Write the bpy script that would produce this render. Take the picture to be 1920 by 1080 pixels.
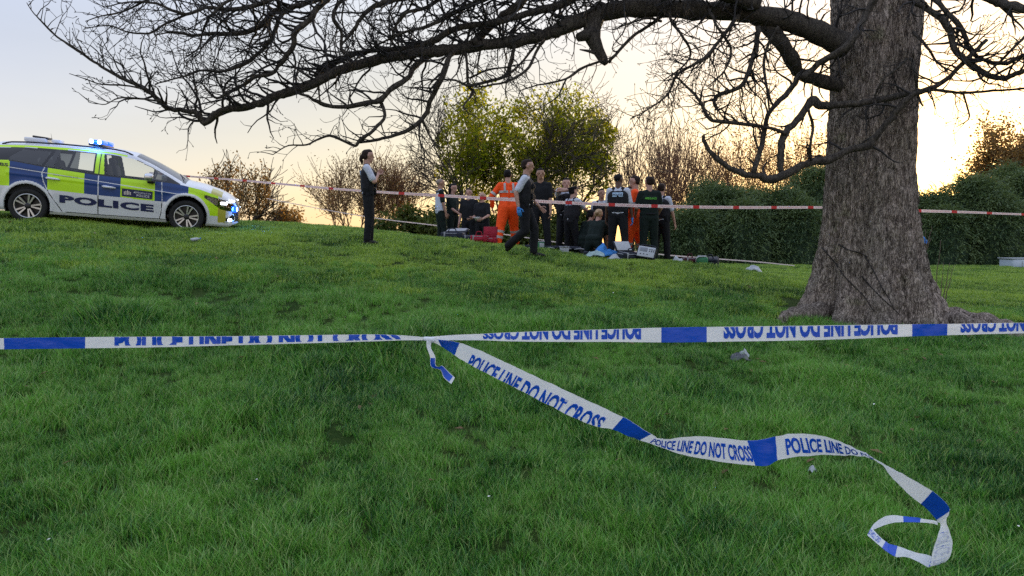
import bpy, bmesh, math, random
import numpy as np
from mathutils import Vector, Matrix, Quaternion, noise as mnoise

for _o in list(bpy.data.objects):
    bpy.data.objects.remove(_o, do_unlink=True)
SC = bpy.context.scene
COL = SC.collection
random.seed(7)
rad = math.radians

# ------------------------------------------------------------------ camera, sky, sun, exposure
F_PX, HORIZON = 1350.0, 455.0            # focal length and eye level in photo pixels (1920 x 1080)
CAM = Vector((0, 0, 1.6))
PHI = math.atan((540 - HORIZON) / F_PX)
cam_d = bpy.data.cameras.new('camera')
cam = bpy.data.objects.new('camera', cam_d)
COL.objects.link(cam)
cam.location = CAM
cam.rotation_euler = (rad(90) - PHI, 0, 0)
cam_d.sensor_width = 36
cam_d.lens = 36 * F_PX / 1920
cam_d.clip_start = 0.05
cam_d.clip_end = 2000
SC.camera = cam

SUN_AZ, SUN_EL = rad(30.5), rad(4.6)     # to the right of the view direction, just above the hedge
sun_dir = Vector((math.sin(SUN_AZ) * math.cos(SUN_EL), math.cos(SUN_AZ) * math.cos(SUN_EL), math.sin(SUN_EL)))
world = bpy.data.worlds.new('World')
SC.world = world
world.use_nodes = True
wn, wl = world.node_tree.nodes, world.node_tree.links
wn.clear()


def wnode(t, **kw):
    n = wn.new(t)
    for k, v in kw.items():
        setattr(n, k, v)
    return n


w_out = wnode('ShaderNodeOutputWorld')
w_add = wnode('ShaderNodeAddShader')
w_bg1 = wnode('ShaderNodeBackground')
w_bg2 = wnode('ShaderNodeBackground')
w_sky = wnode('ShaderNodeTexSky', sky_type='NISHITA', sun_disc=False)
w_sky.sun_elevation = SUN_EL
w_sky.sun_rotation = SUN_AZ
w_sky.air_density = 1.0
w_sky.dust_density = 0.7
w_bg1.inputs['Strength'].default_value = 0.05
w_bg2.inputs['Strength'].default_value = 1.0
wl.new(w_sky.outputs[0], w_bg1.inputs[0])
# thin high evening cloud veil: pale lavender overhead, cream low down, warm round the sun
w_tc = wnode('ShaderNodeTexCoord')
w_sep = wnode('ShaderNodeSeparateXYZ')
wl.new(w_tc.outputs['Generated'], w_sep.inputs[0])
w_el = wnode('ShaderNodeValToRGB')
cr = w_el.color_ramp
cr.elements[0].position = 0.0
cr.elements[0].color = (0.37, 0.24, 0.135, 1)
cr.elements[1].position = 0.85
cr.elements[1].color = (0.44, 0.49, 0.64, 1)
for p_, c_ in ((0.055, (0.33, 0.232, 0.15, 1)), (0.13, (0.285, 0.235, 0.19, 1)), (0.24, (0.26, 0.245, 0.245, 1)), (0.42, (0.37, 0.40, 0.49, 1))):
    e = cr.elements.new(p_)
    e.color = c_
wl.new(w_sep.outputs[2], w_el.inputs[0])
w_el2 = wnode('ShaderNodeValToRGB')
cr = w_el2.color_ramp
cr.elements[0].position = 0.0
cr.elements[0].color = (0.33, 0.295, 0.295, 1)
cr.elements[1].position = 0.85
cr.elements[1].color = (0.44, 0.49, 0.64, 1)
for p_, c_ in ((0.08, (0.325, 0.30, 0.315, 1)), (0.20, (0.27, 0.272, 0.335, 1)), (0.32, (0.25, 0.272, 0.37, 1)), (0.55, (0.38, 0.42, 0.55, 1))):
    e = cr.elements.new(p_)
    e.color = c_
wl.new(w_sep.outputs[2], w_el2.inputs[0])
w_dot = wnode('ShaderNodeVectorMath', operation='DOT_PRODUCT')
w_nrm = wnode('ShaderNodeVectorMath', operation='NORMALIZE')
wl.new(w_tc.outputs['Generated'], w_nrm.inputs[0])
wl.new(w_nrm.outputs[0], w_dot.inputs[0])
w_dot.inputs[1].default_value = sun_dir
w_side = wnode('ShaderNodeMapRange', interpolation_type='SMOOTHSTEP')
w_side.inputs['From Min'].default_value = 0.30
w_side.inputs['From Max'].default_value = 0.85
wl.new(w_dot.outputs['Value'], w_side.inputs[0])
w_mix = wnode('ShaderNodeMix', data_type='RGBA')
wl.new(w_side.outputs[0], w_mix.inputs[0])
wl.new(w_el2.outputs[0], w_mix.inputs[6])
wl.new(w_el.outputs[0], w_mix.inputs[7])
w_gl = wnode('ShaderNodeValToRGB')
g = w_gl.color_ramp
g.elements[0].position = 0.45
g.elements[0].color = (0, 0, 0, 1)
g.elements[1].position = 1.0
g.elements[1].color = (0.80, 0.42, 0.13, 1)
for p_, c_ in ((0.72, (0.03, 0.022, 0.015, 1)), (0.88, (0.07, 0.05, 0.03, 1)), (0.96, (0.15, 0.095, 0.042, 1)), (0.99, (0.32, 0.18, 0.065, 1))):
    e = g.elements.new(p_)
    e.color = c_
wl.new(w_dot.outputs['Value'], w_gl.inputs[0])
w_nz = wnode('ShaderNodeTexNoise')
w_map = wnode('ShaderNodeMapping')
w_map.inputs['Scale'].default_value = (1.0, 1.0, 7.0)
wl.new(w_tc.outputs['Generated'], w_map.inputs[0])
wl.new(w_map.outputs[0], w_nz.inputs['Vector'])
w_nz.inputs['Scale'].default_value = 1.6
w_nz.inputs['Detail'].default_value = 4
w_mr = wnode('ShaderNodeMapRange')
w_mr.inputs['To Min'].default_value = 0.86
w_mr.inputs['To Max'].default_value = 1.14
wl.new(w_nz.outputs[0], w_mr.inputs[0])
w_sc = wnode('ShaderNodeVectorMath', operation='SCALE')
wl.new(w_mix.outputs[2], w_sc.inputs[0])
wl.new(w_mr.outputs[0], w_sc.inputs['Scale'])
w_sum = wnode('ShaderNodeVectorMath', operation='ADD')
wl.new(w_sc.outputs[0], w_sum.inputs[0])
wl.new(w_gl.outputs[0], w_sum.inputs[1])
wl.new(w_sum.outputs[0], w_bg2.inputs[0])
wl.new(w_bg1.outputs[0], w_add.inputs[0])
wl.new(w_bg2.outputs[0], w_add.inputs[1])
wl.new(w_add.outputs[0], w_out.inputs[0])

sun_l = bpy.data.lights.new('sun', 'SUN')
sun_l.energy = 2.0
sun_l.angle = rad(1.5)
sun_l.color = (1.0, 0.72, 0.42)
sun_o = bpy.data.objects.new('sun', sun_l)
COL.objects.link(sun_o)
sun_o.rotation_euler = (-sun_dir).to_track_quat('-Z', 'Y').to_euler()
sun_o.location = (20, 30, 20)

SC.view_settings.view_transform = 'Standard'
SC.view_settings.look = 'None'
SC.view_settings.exposure = 0.97
SC.view_settings.gamma = 1.0
SC.view_settings.use_curve_mapping = False
SC.cycles.max_bounces = 8
SC.cycles.transparent_max_bounces = 16
SC.cycles.use_denoising = False
SC.cycles.caustics_reflective = False
SC.cycles.caustics_refractive = False


# ------------------------------------------------------------------ helpers
def at(px, py, d):
    """a point of the place seen at a photo pixel, d metres away along the view axis on the map"""
    u, v = (px - 960) / F_PX, (540 - py) / F_PX
    dr = Vector((u, math.cos(PHI) + v * math.sin(PHI), -math.sin(PHI) + v * math.cos(PHI)))
    return CAM + dr * (d / dr.y)


def link(o, parent=None):
    COL.objects.link(o)
    if parent is not None:
        o.parent = parent
    return o


def tag(o, label=None, cat=None, group=None, kind=None):
    if label:
        o['label'] = label
    if cat:
        o['category'] = cat
    if group:
        o['group'] = group
    if kind:
        o['kind'] = kind
    return o


def empty(name, loc=(0, 0, 0), rz=0.0, label=None, cat=None, group=None):
    o = bpy.data.objects.new(name, None)
    link(o)
    o.empty_display_size = 0.2
    o.location = loc
    o.rotation_euler = (0, 0, rz)
    return tag(o, label, cat, group)


def mesh_obj(name, verts, faces, mats, parent=None, smooth=True, midx=None):
    me = bpy.data.meshes.new(name)
    if isinstance(verts, np.ndarray):
        verts = verts.tolist()
    me.from_pydata(verts, [], faces)
    if not isinstance(mats, (list, tuple)):
        mats = [mats]
    for m in mats:
        me.materials.append(m)
    if midx is not None:
        me.polygons.foreach_set('material_index', midx)
    if smooth:
        me.polygons.foreach_set('use_smooth', [True] * len(me.polygons))
    me.update()
    return link(bpy.data.objects.new(name, me), parent)


class MB:
    """collects simple shapes into one mesh"""

    def __init__(self):
        self.v, self.f = [], []

    def add(self, v, f):
        o = len(self.v)
        self.v.extend(v)
        self.f.extend([tuple(i + o for i in q) for q in f])
        return self

    def box(self, c, s, bevel=0.0, rot=None, seg=2):
        bm = bmesh.new()
        bmesh.ops.create_cube(bm, size=1.0)
        for v in bm.verts:
            v.co = Vector((v.co.x * s[0], v.co.y * s[1], v.co.z * s[2]))
        if bevel > 0:
            bmesh.ops.bevel(bm, geom=bm.edges[:], offset=bevel, segments=seg, affect='EDGES', profile=0.5)
        bm.verts.index_update()
        M = (rot.to_matrix() if isinstance(rot, Quaternion) else rot) if rot is not None else Matrix.Identity(3)
        c = Vector(c)
        self.add([tuple(c + M @ v.co) for v in bm.verts], [tuple(v.index for v in f.verts) for f in bm.faces])
        bm.free()
        return self

    def tube(self, pts, radii, n=8, cap=True):
        pts = [Vector(p) for p in pts]
        if not isinstance(radii, (list, tuple)):
            radii = [radii] * len(pts)
        o = len(self.v)
        prev = None
        for i, p in enumerate(pts):
            if i == 0:
                t = pts[1] - p
            elif i == len(pts) - 1:
                t = p - pts[i - 1]
            else:
                t = pts[i + 1] - pts[i - 1]
            if t.length < 1e-9:
                t = Vector((0, 0, 1))
            t.normalize()
            if prev is None:
                a = Vector((0, 0, 1)) if abs(t.z) < 0.9 else Vector((1, 0, 0))
                x = t.cross(a).normalized()
            else:
                x = (prev - t * prev.dot(t))
                if x.length < 1e-6:
                    x = t.orthogonal()
                x.normalize()
            prev = x
            y = t.cross(x)
            for k in range(n):
                a = 2 * math.pi * k / n
                self.v.append(tuple(p + (x * math.cos(a) + y * math.sin(a)) * radii[i]))
        for i in range(len(pts) - 1):
            for k in range(n):
                k2 = (k + 1) % n
                self.f.append((o + i * n + k, o + i * n + k2, o + (i + 1) * n + k2, o + (i + 1) * n + k))
        if cap:
            self.f.append(tuple(o + k for k in reversed(range(n))))
            e = o + (len(pts) - 1) * n
            self.f.append(tuple(e + k for k in range(n)))
        return self

    def capsule(self, p0, r0, p1, r1, n=12, m=4):
        p0, p1 = Vector(p0), Vector(p1)
        t = p1 - p0
        L = t.length
        t = t / L if L > 1e-6 else Vector((0, 0, 1))
        pts, rr = [], []
        for i in range(m + 1):
            a = math.pi / 2 * (1 - i / m)
            pts.append(p0 - t * (r0 * math.sin(a)))
            rr.append(max(r0 * math.cos(a), 0.0008))
        for i in range(m + 1):
            a = math.pi / 2 * i / m
            pts.append(p1 + t * (r1 * math.sin(a)))
            rr.append(max(r1 * math.cos(a), 0.0008))
        return self.tube(pts, rr, n)

    def lathe(self, prof, n=32, axis='Z', c=(0, 0, 0), cap=False):
        o = len(self.v)
        for (r, h) in prof:
            for k in range(n):
                a = 2 * math.pi * k / n
                if axis == 'Z':
                    p = (r * math.cos(a), r * math.sin(a), h)
                elif axis == 'Y':
                    p = (r * math.cos(a), h, r * math.sin(a))
                else:
                    p = (h, r * math.cos(a), r * math.sin(a))
                self.v.append((p[0] + c[0], p[1] + c[1], p[2] + c[2]))
        for i in range(len(prof) - 1):
            for k in range(n):
                k2 = (k + 1) % n
                self.f.append((o + i * n + k, o + i * n + k2, o + (i + 1) * n + k2, o + (i + 1) * n + k))
        if cap:
            self.f.append(tuple(o + k for k in range(n)))
            self.f.append(tuple(o + (len(prof) - 1) * n + k for k in range(n)))
        return self

    def build(self, name, m, parent=None, smooth=True):
        return mesh_obj(name, self.v, self.f, m, parent, smooth)


def catmull(P, n):
    """n samples along a Catmull-Rom curve through rows of P (any width)"""
    P = np.asarray(P, float)
    k = len(P)
    Q = np.vstack([2 * P[0] - P[1], P, 2 * P[-1] - P[-2]])
    out = []
    for t in np.linspace(0, k - 1 - 1e-9, n):
        i = int(t)
        u = t - i
        a, b, c, d = Q[i], Q[i + 1], Q[i + 2], Q[i + 3]
        out.append(0.5 * (2 * b + (c - a) * u + (2 * a - 5 * b + 4 * c - d) * u * u + (3 * b - a - 3 * c + d) * u ** 3))
    return np.array(out)


# ------------------------------------------------------------------ materials
class NT:
    def __init__(self, name):
        self.m = bpy.data.materials.new(name)
        self.m.use_nodes = True
        self.t = self.m.node_tree
        self.n, self.l = self.t.nodes, self.t.links
        self.b = self.n['Principled BSDF']
        self.out = self.n['Material Output']

    def new(self, t, **kw):
        n = self.n.new(t)
        for k, v in kw.items():
            if k.startswith('i_'):
                n.inputs[k[2:].replace('_', ' ')].default_value = v
            else:
                setattr(n, k, v)
        return n

    def link(self, a, b):
        self.l.new(a, b)


def ramp(nt, src, stops):
    r = nt.new('ShaderNodeValToRGB')
    el = r.color_ramp.elements
    el[0].position, el[0].color = stops[0][0], (*stops[0][1], 1)
    el[1].position, el[1].color = stops[-1][0], (*stops[-1][1], 1)
    for p, c in stops[1:-1]:
        e = el.new(p)
        e.color = (*c, 1)
    nt.link(src, r.inputs[0])
    return r.outputs[0]


def noise_tex(nt, scale, detail=4, rough=0.55, coord='Object', stretch=None):
    tc = nt.new('ShaderNodeTexCoord')
    src = tc.outputs[coord]
    if stretch:
        mp = nt.new('ShaderNodeMapping')
        mp.inputs['Scale'].default_value = stretch
        nt.link(src, mp.inputs[0])
        src = mp.outputs[0]
    n = nt.new('ShaderNodeTexNoise')
    n.inputs['Scale'].default_value = scale
    n.inputs['Detail'].default_value = detail
    n.inputs['Roughness'].default_value = rough
    nt.link(src, n.inputs['Vector'])
    return n.outputs[0]


def bump(nt, src, strength, dist):
    b = nt.new('ShaderNodeBump')
    b.inputs['Strength'].default_value = strength
    b.inputs['Distance'].default_value = dist
    nt.link(src, b.inputs['Height'])
    nt.link(b.outputs[0], nt.b.inputs['Normal'])


def mat(name, col, rough=0.6, metal=0.0, var=0.12, scale=8.0, bmp=0.0, bscale=40.0, bdist=0.004, spec=0.5, coat=0.0, emis=None, estr=0.0):
    nt = NT(name)
    n = noise_tex(nt, scale)
    lo = tuple(max(0, c * (1 - var)) for c in col)
    hi = tuple(min(1, c * (1 + var)) for c in col)
    nt.link(ramp(nt, n, [(0.3, lo), (0.7, hi)]), nt.b.inputs['Base Color'])
    nt.b.inputs['Roughness'].default_value = rough
    nt.b.inputs['Metallic'].default_value = metal
    nt.b.inputs['Specular IOR Level'].default_value = spec
    nt.b.inputs['Coat Weight'].default_value = coat
    nt.b.inputs['Coat Roughness'].default_value = 0.05
    if bmp:
        bump(nt, noise_tex(nt, bscale, 5), bmp, bdist)
    if emis:
        nt.b.inputs['Emission Color'].default_value = (*emis, 1)
        nt.b.inputs['Emission Strength'].default_value = estr
    return nt.m


def leaf_mat(name, c1, c2, trans=0.45, tcol=None, rough=0.55, pscale=0.6):
    """thin leaf: diffuse plus light passing through"""
    nt = NT(name)
    oi = nt.new('ShaderNodeObjectInfo')
    n = noise_tex(nt, pscale, 3)
    geo = nt.new('ShaderNodeNewGeometry')
    add = nt.new('ShaderNodeMath', operation='ADD')
    mul = nt.new('ShaderNodeMath', operation='MULTIPLY')
    mul.inputs[1].default_value = 0.45
    nt.link(geo.outputs['Random Per Island'], mul.inputs[0])
    nt.link(n, add.inputs[0])
    nt.link(mul.outputs[0], add.inputs[1])
    col = ramp(nt, add.outputs[0], [(0.4, c1), (0.95, c2)])
    nt.link(col, nt.b.inputs['Base Color'])
    nt.b.inputs['Roughness'].default_value = rough
    nt.b.inputs['Specular IOR Level'].default_value = 0.3
    tr = nt.new('ShaderNodeBsdfTranslucent')
    if tcol:
        mx = nt.new('ShaderNodeMix', data_type='RGBA', blend_type='MULTIPLY')
        mx.inputs[0].default_value = 1.0
        nt.link(col, mx.inputs[6])
        mx.inputs[7].default_value = (*tcol, 1)
        nt.link(mx.outputs[2], tr.inputs[0])
    else:
        nt.link(col, tr.inputs[0])
    ms = nt.new('ShaderNodeMixShader')
    ms.inputs[0].default_value = trans
    nt.link(nt.b.outputs[0], ms.inputs[1])
    nt.link(tr.outputs[0], ms.inputs[2])
    nt.link(ms.outputs[0], nt.out.inputs[0])
    return nt.m


# ------------------------------------------------------------------ ground
_cp = [(0, 1080, 3.45), (480, 1080, 3.45), (960, 1080, 3.45), (1440, 1080, 3.45), (1920, 1080, 3.45),
       (53, 414, 13.2), (349, 433, 14.0), (692, 458, 13.2), (990, 483, 13.3), (1160, 490, 15.0), (1238, 496, 15.6), (1127, 493, 16.9), (1065, 486, 16.0), (950, 471, 16.6),
       (1650, 598, 10.4), (1900, 610, 9.6), (1450, 585, 10.2), (1920, 520, 18), (1412, 514, 15.5),
       (1400, 498, 29), (1850, 498, 29), (1150, 492, 29), (2300, 500, 29),
       (-200, 398, 17), (150, 407, 17), (500, 419, 17.5), (600, 425, 17.5), (700, 435, 17.5), (830, 448, 15.3), (930, 461, 15.3), (1040, 474, 15), (1250, 490, 14.6),
       (826, 464, 18.6), (849, 474, 19), (880, 484, 18.4), (905, 487, 18.0), (600, 440, 22), (300, 425, 22), (1000, 496, 21), (-300, 420, 24)]
_P = [at(*c) for c in _cp]
# where the car stands: contact points of its near wheels, far side a little higher on the slope
CAR_R, CAR_F = at(53, 414, 13.2), at(349, 433, 14.0)
CAR_H = (CAR_F - CAR_R).normalized()
CAR_S = (CAR_F - CAR_R).length / 2.70
_l = Vector((0, 0, 1)).cross(CAR_H).normalized()
_l = (_l * math.cos(rad(4.5)) + Vector((0, 0, 1)) * math.sin(rad(4.5))).normalized()
CAR_U = CAR_H.cross(_l).normalized()
CAR_L = CAR_U.cross(CAR_H).normalized()
_P += [CAR_R + CAR_L * 1.56 * CAR_S, CAR_F + CAR_L * 1.56 * CAR_S]
_P += [Vector((-14, 30, 1.0)), Vector((0, 34, 0.3)), Vector((14, 36, 0.4)), Vector((-26, 24, 1.6)), Vector((0, 0, -0.25)), Vector((-6, 0, 0.0)), Vector((6, 0, -0.35)), Vector((0, -8, -0.9)), Vector((-8, 6, 0.85)), Vector((8, 5, 0.0)), Vector((24, 14, 0.3))]
_X = np.array([(p.x, p.y) for p in _P])
_Z = np.array([p.z for p in _P])


def _U(r2):
    return np.where(r2 > 1e-9, 0.5 * r2 * np.log(np.maximum(r2, 1e-9)), 0.0)


_n = len(_X)
_K = _U(((_X[:, None] - _X[None]) ** 2).sum(-1)) + np.eye(_n) * 0.08
_A = np.zeros((_n + 3, _n + 3))
_A[:_n, :_n] = _K
_A[:_n, _n] = 1
_A[:_n, _n + 1:] = _X
_A[_n, :_n] = 1
_A[_n + 1:, :_n] = _X.T
_W = np.linalg.solve(_A, np.concatenate([_Z, np.zeros(3)]))


def gz_arr(x, y):
    x, y = np.asarray(x, float), np.asarray(y, float)
    xc, yc = np.clip(x, -28, 28), np.clip(y, -8, 38)
    r2 = (xc[..., None] - _X[:, 0]) ** 2 + (yc[..., None] - _X[:, 1]) ** 2
    z = _U(r2) @ _W[:_n] + _W[_n] + _W[_n + 1] * xc + _W[_n + 2] * yc
    r = np.hypot(x, y - 12)
    w = np.clip((r - 24) / 45, 0, 1)
    w = w * w * (3 - 2 * w)
    z = z * (1 - w) + (-2.5) * w
    # lumps and hollows of an old meadow
    near = np.clip(1 - r / 40, 0, 1)
    rough = 1 + 1.3 * np.exp(-((y - 7.5) / 2.6) ** 2)
    b = 0.030 * np.sin(x * 1.9 + 1.3 * np.sin(y * 1.1)) * np.sin(y * 2.3 + 0.9 * np.sin(x * 1.7)) + 0.018 * np.sin(x * 4.7 + 2 * y) * np.sin(y * 5.3 - x * 1.2)
    return z + b * near * rough


def gz(x, y):
    return float(gz_arr(np.array([x]), np.array([y]))[0])


def spot(px, py, d=None):
    """the ground seen at a photo pixel (or the ground under that column at depth d)"""
    if d is None:
        d = 2.5
        while d < 60:
            p = at(px, py, d)
            if p.z <= gz(p.x, p.y):
                break
            d += 0.04
    p = at(px, py, d)
    p.z = gz(p.x, p.y)
    return p


TREE = at(1634, 600, 10.4)
TREE.z = gz(TREE.x, TREE.y)

ys = np.concatenate([np.arange(-8, 26, 0.15), np.arange(26, 46, 0.5), np.geomspace(46, 900, 40)])
xp = np.concatenate([np.arange(0, 14, 0.17), np.arange(14, 30, 0.5), np.geomspace(30, 700, 40)])
xs = np.concatenate([-xp[:0:-1], xp])
GX, GY = np.meshgrid(xs, ys)
GZ = gz_arr(GX, GY)
nx, ny = len(xs), len(ys)
gv = np.stack([GX, GY, GZ], -1).reshape(-1, 3)
idx = np.arange(nx * ny).reshape(ny, nx)
gf = np.stack([idx[:-1, :-1], idx[:-1, 1:], idx[1:, 1:], idx[1:, :-1]], -1).reshape(-1, 4).tolist()

nt = NT('meadow_soil')
n1 = noise_tex(nt, 1.1, 5)
n2 = noise_tex(nt, 22, 6, 0.7)
mixn = nt.new('ShaderNodeMath', operation='ADD')
nt.link(n1, mixn.inputs[0])
nt.link(n2, mixn.inputs[1])
nt.link(ramp(nt, mixn.outputs[0], [(0.75, (0.010, 0.022, 0.006)), (1.0, (0.026, 0.055, 0.010)), (1.3, (0.055, 0.09, 0.018))]), nt.b.inputs['Base Color'])
nt.b.inputs['Roughness'].default_value = 0.95
nt.b.inputs['Specular IOR Level'].default_value = 0.1
bump(nt, n2, 0.8, 0.05)
M_SOIL = nt.m
ground = mesh_obj('ground', gv, gf, M_SOIL)
tag(ground, 'grassy park slope rising towards the car and the group', 'ground', kind='structure')


# ------------------------------------------------------------------ grass: instanced tufts of real blades
def grass_mat(name='grass_blade', red_gain=0.66, lum_gain=0.86):
    nt = NT(name)
    oi = nt.new('ShaderNodeObjectInfo')
    geo = nt.new('ShaderNodeNewGeometry')
    n = nt.new('ShaderNodeTexNoise')
    n.inputs['Scale'].default_value = 0.75
    n.inputs['Detail'].default_value = 4
    nt.link(geo.outputs['Position'], n.inputs['Vector'])
    nb = nt.new('ShaderNodeTexNoise')
    nb.inputs['Scale'].default_value = 3.1
    nb.inputs['Detail'].default_value = 3
    nt.link(geo.outputs['Position'], nb.inputs['Vector'])
    a = nt.new('ShaderNodeMath', operation='MULTIPLY_ADD')
    a.inputs[1].default_value = 0.80
    nt.link(geo.outputs['Random Per Island'], a.inputs[0])
    sb_ = nt.new('ShaderNodeMath', operation='SUBTRACT')
    sb_.inputs[1].default_value = 0.26
    mc_ = nt.new('ShaderNodeMapRange')
    mc_.inputs['From Min'].default_value = 0.28
    mc_.inputs['From Max'].default_value = 0.72
    mc_.inputs['To Min'].default_value = 0.22
    mc_.inputs['To Max'].default_value = 0.82
    nt.link(n.outputs[0], mc_.inputs[0])
    nt.link(mc_.outputs[0], sb_.inputs[0])
    nt.link(sb_.outputs[0], a.inputs[2])
    a2 = nt.new('ShaderNodeMath', operation='MULTIPLY_ADD')
    a2.inputs[1].default_value = 0.55
    nt.link(nb.outputs[0], a2.inputs[0])
    nt.link(a.outputs[0], a2.inputs[2])
    col = ramp(nt, a2.outputs[0], [(0.42, (0.013 * red_gain, 0.074 * lum_gain, 0.012)), (0.72, (0.076 * red_gain, 0.245 * lum_gain, 0.025)), (1.0, (0.235 * red_gain, 0.46 * lum_gain, 0.046)), (1.30, (0.44 * lum_gain, 0.58 * lum_gain, 0.15))])
    nt.link(col, nt.b.inputs['Base Color'])
    nt.b.inputs['Roughness'].default_value = 0.38
    nt.b.inputs['Specular IOR Level'].default_value = 0.5
    tr = nt.new('ShaderNodeBsdfTranslucent')
    nt.link(col, tr.inputs[0])
    ms = nt.new('ShaderNodeMixShader')
    ms.inputs[0].default_value = 0.27
    nt.link(nt.b.outputs[0], ms.inputs[1])
    nt.link(tr.outputs[0], ms.inputs[2])
    nt.link(ms.outputs[0], nt.out.inputs[0])
    return nt.m


M_GRASS = grass_mat()
M_GRASS_FAR = grass_mat('backlit_grass_blade', 1.35, 1.02)  # backlight along the brow painted in as yellower, brighter blades
rng = np.random.default_rng(11)


def tuft_mesh(name, nb, spread, h0, h1, wid, gm=None):
    v, f = [], []
    for _ in range(nb):
        a, r = rng.uniform(0, 6.283), spread * math.sqrt(rng.uniform())
        bx, by = r * math.cos(a), r * math.sin(a)
        h = rng.uniform(h0, h1)
        la, ln = rng.uniform(0, 6.283), rng.uniform(0.15, 0.85) * h
        w = wid * rng.uniform(0.7, 1.25)
        fa = rng.uniform(0, 6.283)
        wx, wy = math.cos(fa) * w / 2, math.sin(fa) * w / 2
        o = len(v)
        for t, ws in ((0, 1.0), (0.45, 0.85), (0.8, 0.5)):
            z = h * (t - 0.18 * t * t * (ln / h))
            dx, dy = math.cos(la) * ln * t * t, math.sin(la) * ln * t * t
            v.append((bx + dx - wx * ws, by + dy - wy * ws, z - 0.01))
            v.append((bx + dx + wx * ws, by + dy + wy * ws, z - 0.01))
        v.append((bx + math.cos(la) * ln, by + math.sin(la) * ln, h * (1 - 0.18 * ln / h) - 0.01))
        f += [(o, o + 1, o + 3, o + 2), (o + 2, o + 3, o + 5, o + 4), (o + 4, o + 5, o + 6)]
    me = bpy.data.meshes.new(name)
    me.from_pydata(v, [], f)
    me.materials.append(gm or M_GRASS)
    me.polygons.foreach_set('use_smooth', [True] * len(me.polygons))
    return me


tuft_col = bpy.data.collections.new('tufts')
for k in range(8):
    h = (0.028, 0.080) if k < 5 else (0.04, 0.125)
    tuft_col.objects.link(bpy.data.objects.new('tuft', tuft_mesh('tuft', 110, 0.085, h[0], h[1], 0.0044)))
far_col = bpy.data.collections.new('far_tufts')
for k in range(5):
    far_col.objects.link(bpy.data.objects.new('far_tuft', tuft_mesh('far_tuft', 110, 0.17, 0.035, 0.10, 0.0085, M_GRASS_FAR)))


def scatter(dens_bands):
    P = []
    for (y0, y1, dens) in dens_bands:
        half = 0.80 * y1 + 1.2
        n = int(dens * (y1 - y0) * 2 * half)
        x = rng.uniform(-half, half, n)
        y = rng.uniform(y0, y1, n)
        keep = np.abs(x) < 0.80 * y + 1.2
        P.append(np.stack([x[keep], y[keep]], -1))
    return np.vstack(P)


def vnoise(x, y, s, off=0.0):
    return np.array([mnoise.noise((a * s + off, b * s, 0.3 + off)) for a, b in zip(x, y)])


def root_clear(x, y):
    """bare earth between the roots of the big tree"""
    dx, dy = (x - TREE.x), (y - TREE.y)
    r = np.hypot(dx, dy)
    bare = (r < 1.25) | ((dx > 0.2) & (dx < 4.2) & (np.abs(dy + 0.55 + 0.12 * dx) < 0.34))
    return bare


def make_grass(name, pts, colln, smin, smax, label):
    x, y = pts[:, 0], pts[:, 1]
    k = root_clear(x, y) & (rng.uniform(size=len(x)) < 0.90)
    x, y = x[~k], y[~k]
    n1 = vnoise(x, y, 0.9)
    n2 = vnoise(x, y, 2.6, 7.0)
    s = np.clip(0.5 + 0.75 * n1 + 0.5 * n2, 0, 1)
    sc = smin + (smax - smin) * s
    sc = sc * (1 + 0.55 * np.exp(-((y - 7.2) / 2.0) ** 2) * np.clip(0.5 + 1.6 * n1, 0, 1))     # rough, uncut grass along the bank
    z = gz_arr(x, y)
    me = bpy.data.meshes.new(name)
    me.from_pydata(np.stack([x, y, z], -1).tolist(), [], [])
    at_s = me.attributes.new('sc', 'FLOAT', 'POINT')
    at_s.data.foreach_set('value', (sc * rng.uniform(0.8, 1.2, len(x))).astype(np.float32))
    at_r = me.attributes.new('rz', 'FLOAT', 'POINT')
    at_r.data.foreach_set('value', rng.uniform(0, 6.283, len(x)).astype(np.float32))
    o = link(bpy.data.objects.new(name, me))
    ng = bpy.data.node_groups.new(name + '_nodes', 'GeometryNodeTree')
    ng.interface.new_socket('Geometry', in_out='INPUT', socket_type='NodeSocketGeometry')
    ng.interface.new_socket('Geometry', in_out='OUTPUT', socket_type='NodeSocketGeometry')
    N, L = ng.nodes, ng.links
    gi, go = N.new('NodeGroupInput'), N.new('NodeGroupOutput')
    iop = N.new('GeometryNodeInstanceOnPoints')
    ci = N.new('GeometryNodeCollectionInfo')
    ci.inputs['Collection'].default_value = colln
    ci.inputs['Separate Children'].default_value = True
    ci.inputs['Reset Children'].default_value = True
    iop.inputs['Pick Instance'].default_value = True
    a1 = N.new('GeometryNodeInputNamedAttribute')
    a1.data_type = 'FLOAT'
    a1.inputs['Name'].default_value = 'sc'
    a2 = N.new('GeometryNodeInputNamedAttribute')
    a2.data_type = 'FLOAT'
    a2.inputs['Name'].default_value = 'rz'
    cx = N.new('ShaderNodeCombineXYZ')
    L.new(a2.outputs[0], cx.inputs['Z'])
    L.new(gi.outputs[0], iop.inputs['Points'])
    L.new(ci.outputs[0], iop.inputs['Instance'])
    L.new(cx.outputs[0], iop.inputs['Rotation'])
    L.new(a1.outputs[0], iop.inputs['Scale'])
    L.new(iop.outputs[0], go.inputs[0])
    md = o.modifiers.new('grass', 'NODES')
    md.node_group = ng
    tag(o, label, 'grass', kind='stuff')
    return o


make_grass('grass', scatter([(1.4, 5, 200), (5, 8, 155), (8, 11, 115)]), tuft_col, 0.68, 1.20, 'dense green meadow grass on the near slope')
make_grass('grass', scatter([(9.6, 14, 66), (14, 20, 46), (20, 30, 16)]), far_col, 0.62, 1.0, 'short green grass on the brow of the slope')

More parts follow.
